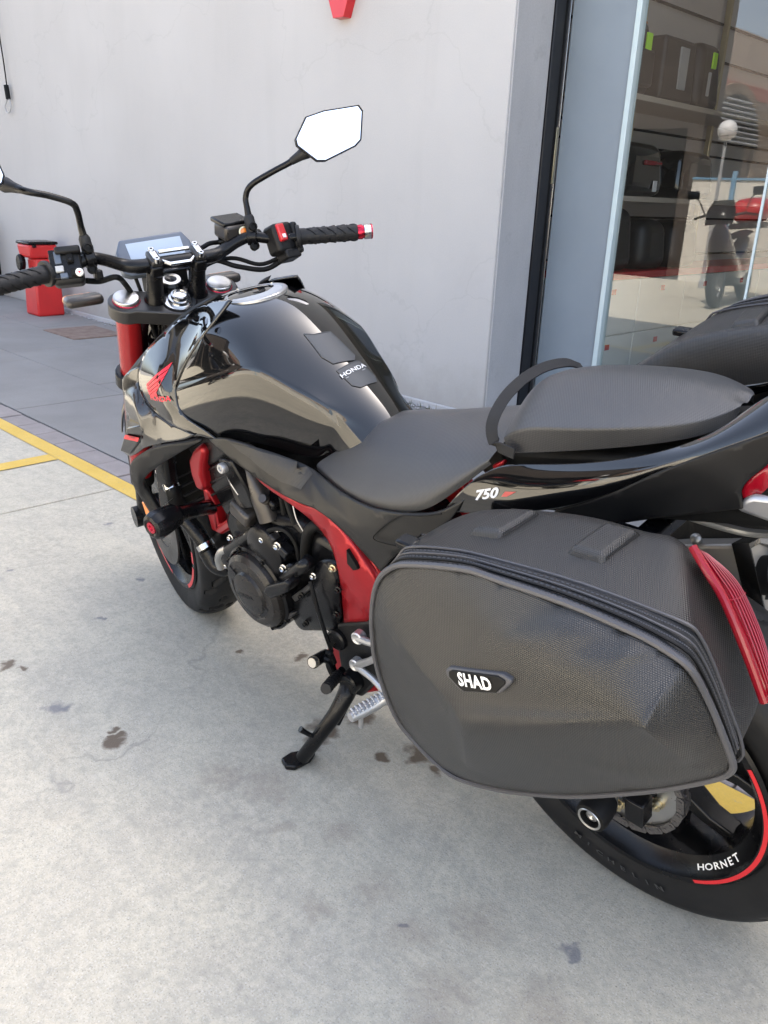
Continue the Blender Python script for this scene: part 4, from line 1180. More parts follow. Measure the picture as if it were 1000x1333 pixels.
# filler cap, lying on the tank top
capn = Vector((.05, 0, 1)).normalized(); capc = Vector((.822, 0, .9360))
cap = lathe('filler_cap', [(-.02, .060), (.0, .060), (.0018, .0585), (.0018, .052), (.0008, .051)], capc, capn, 'silver', bike, seg=48)
lathe('cap_disc', [(.0006, .0515), (.0015, .047), (.0030, .030), (.0034, 0)], capc, capn, 'greypl', cap, seg=40)
lathe('lock_flap', [(.0034, .014), (.0055, .013), (.0055, 0)], capc+Vector((-.01, 0, 0)), capn, 'satin', cap, seg=20)
for k in range(5):
    a = 2*math.pi*k/5
    lathe('cap_bolt', [(.0016, .0032), (.0028, .003), (.0028, 0)], capc+Vector((.0555*math.cos(a), .0555*math.sin(a), 0)), capn, 'chrome', cap, seg=10)

# tank pads on the rear slope (centre line)
def on_tank(px_pts): return px_pts
pd1 = [(0.6541,0.025,0.904), (0.6339,0.012,0.9134), (0.6352,-0.022,0.8994), (0.5891,-0.027,0.857), (0.5882,-0.018,0.8449), (0.6081,0.022,0.8377), (0.6295,0.03,0.8454)]
pd2 = [(0.5984,0.026,0.8267), (0.5871,-0.02,0.8415), (0.5863,-0.026,0.8381), (0.5594,-0.03,0.8099), (0.5533,-0.024,0.8004), (0.5617,0.012,0.7955), (0.5688,0.022,0.8038)]
PADS = (pd1, pd2)

# ------------------------------------------------------------ shroud: upper gloss panel with wing badge
UP = [(0.7901,0.078,0.9508), (0.8823,0.072,0.9357), (0.9373,0.092,0.9088), (0.9829,0.118,0.8777), (1.032,0.142,0.8409), (1.044,0.16,0.8132), (1.038,0.176,0.781), (1.013,0.184,0.7575), (0.9789,0.189,0.7402), (0.9227,0.19,0.7252), (0.866,0.187,0.7177), (0.8054,0.166,0.7087), (0.8355,0.175,0.7325), (0.8973,0.182,0.747), (0.908,0.166,0.7986), (0.8786,0.148,0.8463), (0.8371,0.13,0.8908), (0.8072,0.104,0.9234)]
sh1 = panel('tank_shroud', UP, 'gloss', bike, inner=[(0.9493,0.176,0.8104), (0.9227,0.188,0.776), (0.9157,0.128,0.8605), (0.8698,0.1,0.9053)], feats=[(4, 18), (18, 14), (18, 19, .5), (19, 9, .3)], thick=.005, sub=3, edge_cr=.55, cr=.6)
flip_copy(sh1)
# matte trim along its upper edge
TR = [(0.8487,0.062,0.9493), (0.9181,0.078,0.9276), (0.9694,0.1,0.8952), (1.042,0.136,0.8404), (1.1,0.16,0.7901), (1.079,0.164,0.787), (1.041,0.158,0.8195), (0.9984,0.13,0.8593), (0.9534,0.1,0.8942), (0.8903,0.08,0.9256)]
tr = panel('shroud_trim', TR, 'matte', bike, thick=.008, sub=1)
flip_copy(tr)
# lower shroud
LO = [(1.049,0.158,0.8099), (1.093,0.164,0.7944), (1.113,0.172,0.7754), (1.104,0.184,0.7493), (1.085,0.198,0.7123), (1.101,0.206,0.6661), (1.139,0.208,0.6174), (1.107,0.21,0.61), (1.042,0.206,0.6488), (0.9702,0.2,0.678), (0.879,0.192,0.7021), (0.8519,0.186,0.7174), (0.9317,0.186,0.7198), (0.9913,0.184,0.7321), (1.03,0.178,0.7499), (1.061,0.168,0.7734)]
lo = panel('radiator_shroud', LO, 'gloss2', bike, inner=[(1.017,0.204,0.7213), (1.021,0.208,0.6863), (1.05,0.19,0.759)], feats=[(16, 17, .6), (17, 8, .6), (18, 16, .5)], thick=.005, sub=3, edge_cr=.6)
flip_copy(lo)
# little winglet with red print
WG = [(1.077,0.21,0.6894), (1.026,0.206,0.7048), (1.016,0.206,0.6951), (1.034,0.208,0.6726), (1.099,0.214,0.6231), (1.134,0.216,0.6241)]
wg = prism('shroud_winglet', WG, .012, 'gloss', bike, bevel=.002)
mk('red_stripe', [Vector(p)+Vector((-.002, .003, 0)) for p in ((1.086,0.212,0.6742), (1.03,0.21,0.6798), (1.04,0.211,0.6689), (1.097,0.213,0.663))], [(0, 1, 2, 3)], 'redpaint', wg, solid=.001, flat=True)
text('model_name', 'HORNET', Vector((1.054,0.2155,0.6755)), Vector((1.021,0.2155,0.6792))-Vector((1.084,0.2155,0.6726)), (0, 0, 1), .0062, 'gloss', wg, bold=.01, sx=1.25)
flip_copy(wg)
# matte outer guard: a bent arm below the shroud
GA = [(0.8441,0.178,0.7029), (0.8742,0.188,0.6966), (0.9742,0.2,0.6701), (1.046,0.206,0.6405), (1.106,0.212,0.6056), (1.124,0.214,0.579), (1.136,0.214,0.5412), (1.119,0.208,0.5002), (1.11,0.202,0.4561), (1.104,0.198,0.4357), (1.085,0.196,0.429), (1.077,0.198,0.4688), (1.089,0.2,0.5016), (1.102,0.204,0.5387), (1.087,0.205,0.5626), (1.045,0.203,0.594), (0.9542,0.195,0.6454)]
ga = panel('radiator_guard', GA, 'matte', bike, thick=.012, sub=2, inner=[(1.077,0.216,0.5875), (1.107,0.214,0.5402)], feats=[(17, 18, .4)])
flip_copy(ga)

# ------------------------------------------------------------ radiator and front end innards
rad = bx('radiator', (1.085, 0, .56), (.035, .30, .26), 'dark', bike, rot=(0, R(-18), 0), bevel=.005)
for k in range(9): bx('radiator_fin', (1.064+.004*k, 0, .47+.022*k), (.006, .27, .005), 'alloy', rad, rot=(0, R(-18), 0), bevel=.0008)
bx('radiator_tank', (1.075, .155, .56), (.05, .03, .27), 'satin', rad, rot=(0, R(-18), 0), bevel=.008)
bx('radiator_tank', (1.075, -.155, .56), (.05, .03, .27), 'satin', rad, rot=(0, R(-18), 0), bevel=.008)
bx('air_box', (.86, 0, .76), (.32, .20, .12), 'dark', bike, bevel=.02)
bx('inner_cowl', (1.03, 0, .74), (.16, .19, .16), 'dark', bike, bevel=.03)
tube('radiator_hose', [(1.082,0.15,0.5297), (1.07,0.155,0.5123), (1.081,0.15,0.4868), (1.123,0.12,0.4214)], .017, 'dark', bike, seg=14)
hc = tube('hose_clamp', [(1.078,0.152,0.5319), (1.07,0.1545,0.5198)], .0192, 'chrome', bike, seg=16, smooth_path=False)
bx('clamp_screw', (1.071,0.165,0.5228), (.018, .010, .008), 'chrome', hc, rot=(0, .5, .3), bevel=.002)
tube('hose_neck', [(1.124,0.148,0.5479), (1.083,0.152,0.5263)], [.010, .015], 'silver', bike, seg=12, smooth_path=False)
tube('coolant_pipe', [(1.106,0.135,0.4345), (1.055,0.13,0.3828), (1.042,0.13,0.3411), (1.024,0.125,0.3105)], .0195, 'satin', bike, seg=16)
pc_ = tube('pipe_clamp', [(1.046,0.131,0.372), (1.039,0.131,0.3617)], .0215, 'chrome', bike, seg=16, smooth_path=False)
tube('coolant_elbow', [(1.04,0.131,0.3549), (1.023,0.13,0.3269), (1.002,0.125,0.319), (0.9828,0.115,0.3272)], .022, 'satin', bike, seg=14)
tube('silver_elbow', [(0.9716,0.145,0.3407), (0.9672,0.147,0.3664), (0.9479,0.147,0.3921), (0.9256,0.142,0.4076)], .0095, 'steel', bike, seg=12)

# crash protectors
def crash(c, s):
    T_ = Vector(c)
    cr_ = lathe('crash_protector', [(-.055, .018), (-.05, .024), (-.02, .029), (0, .030), (.010, .026), (.014, .019), (.010, .013), (.008, 0)], T_, (-.10, s, .05), 'satin', bike, seg=10, sharp=25, bevel=.001)
    lathe('protector_bolt', [(.0085, .013), (.0125, .012), (.0125, .006), (.010, .005), (.010, 0)], T_, (-.10, s, .05), 'redano', cr_, seg=20)
    return cr_
CP = Vector((0.915,0.285,0.5468))
cpo = crash(CP, 1)
crash((CP.x, -CP.y, CP.z), -1)
text('maker_name', 'HONDA', CP+Vector((.008, -.040, .0285)), (-.3, .9, 0), (-.6, 0, .5), .0085, 'whitepl', cpo, sx=1.1, bold=.01)
tube('protector_bar', [CP-Vector((0, .05, 0)), Vector((0.9559,0.16,0.5081)), Vector((0.9841,0.12,0.4822))], .0165, 'satin', bike, seg=14, n=4)
tube('protector_bar', [(CP.x, -CP.y+.05, CP.z), (.93, -.16, .53), (.90, -.12, .53)], .0165, 'satin', bike, seg=14, n=4)
# front indicators
for s in (1, -1):
    ind = bx('front_indicator', ST((1.275, .160*s, .888)), (.050, .080, .022), 'bronze', bike, rot=SM, bevel=.009)
    bx('indicator_lens', ST((1.294, .165*s, .888)), (.026, .070, .020), 'orange', ind, rot=SM, bevel=.008)
bx('orange_reflector', (1.238,0.15,0.408), (.03, .012, .045), 'orange', bike, bevel=.004)

# ------------------------------------------------------------ red frame
FR1 = [(0.9096,0.15,0.6658), (0.8974,0.15,0.6501), (0.9166,0.152,0.6181), (0.929,0.152,0.5897), (0.9344,0.15,0.5581), (0.9554,0.15,0.5426), (0.9734,0.152,0.5475), (0.9756,0.154,0.5811), (0.9683,0.154,0.6157), (0.94,0.152,0.6469)]
f1 = prism('frame_spar', FR1, .05, 'redmet', bike, bevel=.010, bseg=4); flip_copy(f1)
FR1b = [(0.9895,0.128,0.5384), (0.9741,0.126,0.5269), (0.9631,0.124,0.491), (0.9802,0.122,0.4352), (0.9375,0.108,0.4677), (0.9356,0.104,0.4427), (0.9935,0.112,0.4008), (1.021,0.118,0.4089), (1.009,0.124,0.4665)]
f1b = prism('frame_tube', FR1b, .03, 'redmet', bike, bevel=.006, bseg=3); flip_copy(f1b)
FR2 = [(0.7362,0.15,0.647), (0.706,0.148,0.64), (0.6518,0.146,0.6261), (0.5892,0.146,0.6186), (0.5663,0.148,0.6332), (0.5243,0.15,0.6231), (0.4808,0.15,0.5931), (0.4534,0.15,0.553), (0.4213,0.15,0.518), (0.451,0.148,0.4251), (0.5533,0.146,0.3781), (0.5442,0.146,0.4345), (0.5369,0.148,0.4909), (0.5342,0.15,0.5432), (0.5494,0.15,0.5798), (0.5899,0.148,0.6002), (0.6557,0.146,0.6136), (0.7201,0.146,0.6267)]
FIN = [(0.5287,0.156,0.5713), (0.5013,0.158,0.5601), (0.4859,0.158,0.5419), (0.4754,0.158,0.5282), (0.4946,0.156,0.4962), (0.5204,0.156,0.4888), (0.5273,0.156,0.5279), (0.5434,0.153,0.6214), (0.4565,0.154,0.5009)]
f2 = panel('frame_plate', FR2, 'redmet', bike, inner=FIN, feats=[(18, 19), (19, 20), (20, 21), (21, 22), (22, 23), (23, 24), (24, 18)], thick=.03, sub=2, cr=.7); flip_copy(f2)
HO = [(0.4863,0.1575,0.5765), (0.4695,0.158,0.5547), (0.4649,0.1575,0.5434), (0.4786,0.157,0.5361), (0.4921,0.157,0.5454)]
prism('frame_slot', [Vector(p)+Vector((0, .0025, 0)) for p in HO], .012, 'dark', f2, bevel=.001)
PK = [(0.5201,0.16,0.5718), (0.488,0.1615,0.5592), (0.4969,0.161,0.5148), (0.5114,0.16,0.5), (0.5187,0.16,0.5286)]
FR3 = [(0.5288,0.138,0.6184), (0.4995,0.138,0.6095), (0.4703,0.138,0.5855), (0.4475,0.138,0.5499), (0.4307,0.138,0.5213), (0.4512,0.138,0.513), (0.4709,0.138,0.5473), (0.4973,0.138,0.5853)]
f3 = prism('subframe_rail', FR3, .02, 'redmet', bike, bevel=.004); flip_copy(f3)
# ------------------------------------------------------------ side cover under the tank
SC = [(0.8249,0.172,0.7082), (0.7898,0.172,0.72), (0.7585,0.166,0.7219), (0.7194,0.152,0.7129), (0.6679,0.142,0.7092), (0.6147,0.124,0.6936), (0.5827,0.118,0.6843), (0.5021,0.142,0.6774), (0.3846,0.166,0.6863), (0.2951,0.162,0.7094), (0.2573,0.152,0.7205), (0.221,0.14,0.7488), (0.2501,0.15,0.6983), (0.3063,0.158,0.6614), (0.363,0.162,0.6143), (0.4042,0.16,0.5642), (0.4357,0.162,0.587), (0.4649,0.163,0.6106), (0.5097,0.163,0.6317), (0.5547,0.16,0.64), (0.6008,0.158,0.6321), (0.6539,0.162,0.6415), (0.7067,0.166,0.6582), (0.7526,0.172,0.6787), (0.7929,0.176,0.6987)]
scv = panel('side_cover', SC, 'cover', bike, inner=[(0.59,0.154,0.6568), (0.5864,0.133,0.6752), (0.521,0.156,0.6562), (0.689,0.162,0.7036), (0.4244,0.17,0.6435)], feats=[(5, 26, .5), (26, 25, .5), (26, 27, .5), (27, 29, .4), (28, 26, .3)], thick=.006, sub=3, edge_cr=.7)
scv.data.materials[0] = M['cover2']
flip_copy(scv)
tube('cover_seam', [(0.254,0.1555,0.7221), (0.2922,0.165,0.7106), (0.333,0.169,0.6979), (0.394,0.1702,0.6441), (0.3821,0.17,0.6352), (0.3348,0.1655,0.6412)], .0012, 'dark', bike, seg=6, n=3)
# carbon-look insert in the front of the cover
INS = [(0.7597,0.1735,0.7171), (0.7095,0.16,0.7113), (0.6589,0.15,0.706), (0.6023,0.141,0.6958), (0.5766,0.151,0.6867), (0.5913,0.1625,0.6606), (0.6389,0.168,0.6646), (0.6922,0.173,0.6861), (0.7376,0.176,0.7035)]
ins = panel('cover_insert', [Vector(p)+Vector((0, .0035, 0)) for p in INS], 'cover', bike, thick=0, sub=0)

# ------------------------------------------------------------ rider seat
ST_ = [
 [(.512,0,.748), (0.5061,0.035,0.758), (0.5558,0.07,0.7145), (0.5958,0.098,0.6897), (0.5992,0.104,0.6824), (0.5978,0.104,0.6719)],
 [(.465,0,.778), (0.4527,0.04,0.764), (0.4741,0.085,0.7377), (0.5088,0.122,0.6921), (0.5121,0.132,0.6813), (0.5043,0.134,0.6727)],
 [(.400,0,.785), (0.381,0.045,0.7775), (0.3808,0.098,0.7581), (0.4,0.146,0.7102), (0.403,0.155,0.6929), (0.3974,0.155,0.6778)],
 [(.330,0,.792), (0.3111,0.05,0.7935), (0.3008,0.102,0.7809), (0.2941,0.146,0.7422), (0.3094,0.154,0.7152), (0.302,0.152,0.7046)],
 [(.270,0,.805), (0.2526,0.055,0.8059), (0.2409,0.098,0.7972), (0.2466,0.132,0.7696), (0.2619,0.138,0.7454), (0.2621,0.136,0.734)],
 [(.205,0,.830), (0.2001,0.05,0.8199), (0.1891,0.085,0.8213), (0.1886,0.11,0.8139), (0.1942,0.114,0.8049), (0.1909,0.112,0.8001)],
]
n = 6; cre = []
for i in range(len(ST_)-1): cre += [(i*n+5, (i+1)*n+5, .9), (i*n+4, (i+1)*n+4, .35)]
for j in range(5): cre += [(j, j+1, .5), ((len(ST_)-1)*n+j, (len(ST_)-1)*n+j+1, .8)]
loft('rider_seat', ST_, 'seat', bike, mirror=True, sub=3, crease=cre)
# pillion seat
PIR = [((.206,0,.862), (0.1778,0.098,0.8368), (0.173,0.098,0.8149)), ((.188,0,.895), (0.1413,0.11,0.8686), (0.1335,0.104,0.829)), ((.110,0,.917), (0.061,0.11,0.882), (0.0579,0.104,0.8507)), ((.025,0,.924), (-0.0173,0.094,0.8955), (-0.0222,0.088,0.8712)),
 ((-.040,0,.922), (-0.0646,0.066,0.8985), (-0.0718,0.062,0.881)), ((-.082,0,.917), (-0.0919,0.038,0.9053), (-0.0964,0.034,0.8912)), ((-.102,0,.905), (-0.1017,0.018,0.9097), (-0.1008,0.018,0.899))]
PI_ = []
for c_, r_, e_ in PIR:
    c_, r_, e_ = Vector(c_), Vector(r_), Vector(e_)
    PI_.append([c_, c_.lerp(r_, .5)+Vector((0, 0, .004)), c_.lerp(r_, .88)+Vector((0, 0, .002)), r_, e_])
n = 5; cre = []
for i in range(len(PI_)-1): cre += [(i*n+4, (i+1)*n+4, .95), (i*n+3, (i+1)*n+3, .8)]
for j in range(4): cre += [(j, j+1, .6)]
loft('pillion_seat', PI_, 'seat', bike, mirror=True, sub=3, crease=cre)
# grab strap looped over the front of the pillion seat
sp = [(0.1818,-0.095,0.8659), (0.1882,-0.07,0.881), (0.1975,-0.042,0.8862), (0.2023,-0.012,0.8872), (0.2001,0.03,0.8863), (0.1965,0.068,0.8792), (0.1926,0.096,0.8655), (0.1897,0.108,0.8498), (0.1794,0.113,0.8327), (.150, .112, .826)]
P = crv(sp, 5); rows = []
for i, p in enumerate(P):
    t = (P[min(i+1, len(P)-1)]-P[max(0, i-1)]).normalized()
    wd = (Vector((.8, 0, .6))-t*t.dot(Vector((.8, 0, .6)))).normalized(); nr = t.cross(wd)
    rows.append([p+wd*.008+nr*.0014, p+wd*.008-nr*.0014, p-wd*.008-nr*.0014, p-wd*.008+nr*.0014])
loft('grab_strap', rows, 'band', bike, closed=True, caps=True, bevel=.001)

# ------------------------------------------------------------ tail
TU = [(0.2049,0.13,0.7831), (0.1715,0.119,0.8086), (0.1228,0.116,0.8204), (0.0629,0.117,0.8372), (0.0043,0.116,0.8567), (-0.0452,0.108,0.8752), (-0.0866,0.092,0.894), (-0.1121,0.07,0.912), (-0.1276,0.052,0.9299), (-0.15,0.044,0.949)]
TL_ = [(0.2661,0.138,0.713), (0.2134,0.14,0.7286), (0.1469,0.14,0.7503), (0.0821,0.139,0.7744), (0.029,0.136,0.801), (-0.0153,0.131,0.8302), (-0.0555,0.122,0.8589), (-0.0948,0.112,0.8834), (-0.135,0.096,0.906), (-0.1689,0.078,0.9215)]
rows = [[], [], [], []]
for a_, b_ in zip(TU, TL_):
    a_, b_ = Vector(a_), Vector(b_)
    for k, (t_, bu) in enumerate(((0, 0), (.25, .006), (.7, .007), (1, 0))): rows[k].append(a_.lerp(b_, t_)+Vector((0, bu, bu*.4)))
cre = [(j, j+1, .9) for j in range(9)]+[(30+j, 31+j, .9) for j in range(9)]+[(k*10, k*10+10, .8) for k in range(3)]
ta = loft('tail_fairing', rows, 'gloss', bike, sub=3, solid=.004, crease=cre); flip_copy(ta)
# dark cheek below the gloss panel
TB = [(0.0858,0.134,0.7706), (0.0281,0.134,0.7992), (-0.0129,0.132,0.8269), (-0.0566,0.124,0.8601), (-0.0958,0.114,0.8846), (-0.1359,0.098,0.9062), (-0.1704,0.08,0.9227), (-0.1729,0.078,0.8903), (-0.1473,0.088,0.8638), (-0.1397,0.092,0.8463), (-0.1456,0.09,0.8256), (-0.1072,0.096,0.8103), (-0.0371,0.11,0.786), (0.0081,0.118,0.7651), (0.0861,0.122,0.7346)]
tb = panel('tail_cheek', TB, 'matte', bike, inner=[(-0.0547,0.122,0.8253), (-0.1115,0.112,0.869)], feats=[(3, 15, .3), (15, 16, .5)], thick=.005, sub=3, edge_cr=.7); flip_copy(tb)
bx('tail_core', (.0, 0, .80), (.42, .16, .10), 'dark', bike, rot=(0, R(14), 0), bevel=.03)
bx('seat_base', (.05, 0, .815), (.30, .17, .05), 'dark', bike, rot=(0, R(12), 0), bevel=.01)
tl = panel('tail_light', [(-0.1382,0.088,0.8419), (-0.1473,0.086,0.8629), (-0.1755,0.076,0.8955), (-0.1789,0.07,0.8396), (-0.1553,0.08,0.8373), (-0.144,0.084,0.8319)], 'redlens', bike, inner=[(-0.1591,0.086,0.8606)], feats=[(1, 6), (6, 3)], thick=.03, sub=1); flip_copy(tl)
panel('tail_top', [(-.145, .045, .918), (-.19, .050, .925), (-.30, .035, .920), (-.30, -.035, .920), (-.19, -.050, .925), (-.145, -.045, .918)], 'matte', bike, thick=.02, sub=2, axes=(0, 1))
num_ = text('model_number', '750', (0.1835,0.1415,0.7685), Vector((0.1558,0.142,0.7808))-Vector((0.2186,0.142,0.7549)), (0, 0, 1), .0185, 'whitepl', bike, shear=.45, bold=.035, sx=1.55, ext=.0035)
fls_ = mk('number_flash', [Vector(p)+Vector((0, .0035, 0)) for p in ((0.1491,0.139,0.7825), (0.1306,0.138,0.7876), (0.1457,0.139,0.7764), (0.1549,0.139,0.7736))], [(0, 1, 2, 3)], 'redpaint', bike, solid=.0006, flat=True)
# red tab under the seat corner
prism('red_tab', [(0.1945,0.108,0.7948), (0.1762,0.105,0.8055), (0.1767,0.105,0.7983), (0.1924,0.108,0.7882)], .01, 'redmet', bike, bevel=.002)

# wing badge on the shroud: five feathers and lettering
def wingpt(u, v):            # badge frame: u to the right, v up, in shroud pixels
    return None
W = []
root = (198, 514)
fe = [[(199,511),(190,506),(191,499),(216,477),(213,484),(207,491)], [(200,513),(192,509),(191,506),(207,492),(211,494),(206,503)]]
FEATH = [
 [(0.9955,0.1795,0.7903), (0.9175,0.1705,0.8388), (0.924,0.1725,0.8276), (0.9968,0.1805,0.7848)],
 [(0.9958,0.181,0.7835), (0.924,0.1735,0.8257), (0.9302,0.1755,0.8152), (0.9944,0.1815,0.7791)],
 [(0.9928,0.182,0.7783), (0.93,0.1765,0.8141), (0.9365,0.1785,0.8043), (0.9905,0.1825,0.7746)],
 [(0.9898,0.1825,0.7738), (0.9363,0.1795,0.8031), (0.9434,0.1815,0.7939), (0.9862,0.1835,0.771)],
 [(0.9851,0.1835,0.7702), (0.944,0.182,0.7927), (0.9562,0.1835,0.7818), (0.951,0.185,0.7762), (0.9768,0.1845,0.7692)],
]
M['redbadge'] = pmat('red_badge', (.62, .01, .03), .4)
bd = None
for f_ in FEATH:
    o = mk('wing_feather', [Vector(p)+Vector((-.0008, .0042, .0)) for p in f_], [tuple(range(len(f_)))], 'redbadge', sh1, solid=.0006, flat=True)
text('maker_name', 'HONDA', Vector((0.9393,0.1905,0.7736)), Vector((0.8982,0.1905,0.7789))-Vector((0.9787,0.1905,0.7687)), (0, 0, 1), .0135, 'redbadge', sh1, sx=1.35, bold=.02, ext=.003)
# tank pad pieces follow the tank's rear slope
tt = bvh_of(tank)
PD = (-.62, 0, .78)
for pts in PADS:
    c = sum((Vector(p) for p in pts), Vector())/len(pts)
    n_ = len(pts)
    v = [Vector(p) for p in pts]+[c+(Vector(p)-c)*.93 for p in pts]+[c]
    o = mk('tank_pad', v, [(i, (i+1) % n_, n_+(i+1) % n_, n_+i) for i in range(n_)]+[(n_+i, n_+(i+1) % n_, 2*n_) for i in range(n_)], 'pad', tank)
    snap(o, tt, PD, .0012, 2)
    for q in o.data.polygons: q.use_smooth = True
    rim_ = [Vector(p) for p in pts]
    dens = []
    for a_, b_ in zip(rim_, rim_[1:]+rim_[:1]): dens += [a_+(b_-a_)*k/6 for k in range(6)]
    dens.append(dens[0])
    oo = mk('pad_rim', dens, [], 'pad', tank)
    snap(oo, tt, PD, .0012)
    pp = [v.co.copy() for v in oo.data.vertices]; bpy.data.objects.remove(oo)
    tube('pad_rim', pp, .0009, 'pad', tank, seg=5, smooth_path=False, caps=False)
o = text('maker_name', 'HONDA', Vector((0.5759,0,0.8324)), (0, -1, -.0), (.62, 0, .78), .0118, 'whitepl', tank, sx=1.3, bold=.01, ext=0)
snap(o, tt, PD, .0028)
o = bx('text_underline', Vector((0.5738,0,0.8243)), (.0012, .046, .0012), 'greypl', tank, bevel=0)
snap(o, tt, PD, .0022)
# the wing badge, number and name are thin prints lying on their panels
ts = bvh_of(sh1)
for c_ in list(sh1.children):
    snap(c_, ts, (-.35, 1, .1), .0050 if 'name' in c_.name else .0010, 0 if 'name' in c_.name else 2)
    for m_ in list(c_.modifiers): c_.modifiers.remove(m_)
tq = bvh_of(ta)
for c_ in (num_, fls_):
    snap(c_, tq, (-.2, 1, .3), .0010, 0)
    for m_ in list(c_.modifiers): c_.modifiers.remove(m_)
    c_.parent = ta
tc_ = bvh_of(scv)
snap(ins, tc_, (-.2, 1, .2), .0008, 2)
for m_ in list(ins.modifiers): ins.modifiers.remove(m_)
for q in ins.data.polygons: q.use_smooth = True
flip_copy(ins)

# ------------------------------------------------------------ engine
def bolt(p, r=.006, mat='chrome', parent=None, d=(-.2, 1, .1)):
    return lathe('bolt', [(-.004, r*1.5), (0, r*1.5), (.0008, r), (.006, r), (.0065, r*.8), (.004, r*.45), (.004, 0)], p, d, mat, parent or bike, seg=8, sharp=30)
# crankcase and gearbox block
prism('crankcase', [(.93, .135, .47), (.90, .135, .40), (.84, .135, .335), (.74, .135, .305), (.62, .135, .30), (.52, .130, .315), (.47, .130, .36), (.47, .130, .50), (.55, .130, .545), (.66, .132, .56), (.80, .135, .545), (.90, .135, .52)], .27, 'engine', bike, bevel=.02, bseg=3)
prism('oil_sump', [(.86, .09, .335), (.80, .09, .27), (.66, .09, .262), (.60, .09, .305), (.72, .09, .32)], .18, 'engine', bike, bevel=.012)
# cylinder block, head and cam cover lean forward
def blk(name, c, s, mat, bev=.012, rot=R(-28)):
    return bx(name, c, s, mat, bike, rot=(0, -rot, 0), bevel=bev, bseg=3)
cyl = blk('cylinder_block', (.865, 0, .575), (.17, .265, .12), 'engine')
hd = blk('cylinder_head', (.905, 0, .660), (.18, .275, .085), 'engine')
cm = blk('cam_cover', (.93, 0, .72), (.17, .26, .05), 'alloy', .018)
# generator cover
gc_ = Vector((0.7933,0.165,0.372))
gen = lathe('generator_cover', [(-.05, .088), (0, .088), (.016, .084), (.024, .074), (.026, .060), (.024, .058), (.024, .050), (.030, .046), (.033, .030), (.033, 0)], gc_, (.0, 1, .02), 'alloy2', bike, seg=40, sharp=30)
lathe('cover_rim', [(-.055, .094), (.004, .096), (.008, .091), (.004, .088)], gc_, (0, 1, .02), 'engine', gen, seg=40)
text('maker_name', 'HONDA', gc_+Vector((.012, .0338, -.006)), (-1, 0, .15), (0, 0, 1), .013, 'satin', gen, sx=1.3, bold=.02)
for a in (25, 70, 118, 165, 210, 255, 300, 340): bolt(gc_+Vector((.093*math.cos(R(a)), .004, .093*math.sin(R(a)))), .0045, 'satin', gen)
prism('cover_cutout', [gc_+Vector(p) for p in ((.052, .0262, .050), (.070, .0245, .018), (.044, .0266, .008), (.034, .0266, .036))], .003, 'engine', gen, bevel=.001)
prism('cover_cutout', [gc_+Vector(p) for p in ((-.02, .0262, -.052), (-.058, .0262, -.028), (-.046, .0266, -.012), (-.018, .0266, -.034))], .003, 'engine', gen, bevel=.001)
# upper round cover (starter gear)
sg_ = Vector((0.7501,0.15,0.4731))
stg = lathe('starter_cover', [(-.05, .058), (0, .058), (.010, .054), (.016, .044), (.017, 0)], sg_, (0, 1, .05), 'engine', bike, seg=32, sharp=30)
for q in ((0.7433,0.16,0.5064), (0.6941,0.162,0.5094), (0.6865,0.165,0.4624), (0.8008,0.15,0.458)): bolt(q, .0058, 'chrome', stg)
prism('cover_lug', [(0.7399,0.16,0.5094), (0.7172,0.16,0.5263), (0.7003,0.162,0.5194), (0.7198,0.162,0.4964), (0.7379,0.162,0.4934)], .02, 'alloy2', stg, bevel=.004)
# crash puck on the cover
prism('cover_guard', [(0.7189,0.205,0.4165), (0.7023,0.205,0.4363), (0.6329,0.2,0.4745), (0.6263,0.2,0.4667), (0.6391,0.202,0.4466), (0.6924,0.206,0.4117)], .035, 'engine', bike, bevel=.005, bseg=3)
prism('case_foot', [(0.7998,0.17,0.296), (0.7708,0.172,0.3045), (0.7332,0.172,0.3098), (0.7032,0.17,0.3342), (0.6817,0.166,0.3569), (0.7123,0.168,0.3444), (0.7543,0.17,0.3308)], .02, 'alloy', bike, bevel=.003)
# water pump and hoses on the left front
wp = lathe('water_pump', [(-.04, .034), (0, .034), (.012, .030), (.016, .018), (.016, 0)], (0.923,0.135,0.3804), (-.1, 1, .1), 'engine', bike, seg=28)
for k in range(4): bolt(Vector((0.923,0.135,0.3804))+Vector((.027*math.cos(R(90*k+40)), .012, .027*math.sin(R(90*k+40)))), .0048, 'chrome', wp)
tube('pump_pipe', [(0.9179,0.14,0.4053), (0.8499,0.14,0.4535), (0.7976,0.138,0.4897), (0.7473,0.135,0.5164)], .0165, 'engine', bike, seg=14)
tube('pump_hose', [(1.02,0.125,0.2993), (1.014,0.128,0.3335), (0.9501,0.13,0.3877)], .012, 'satin', bike, seg=10)
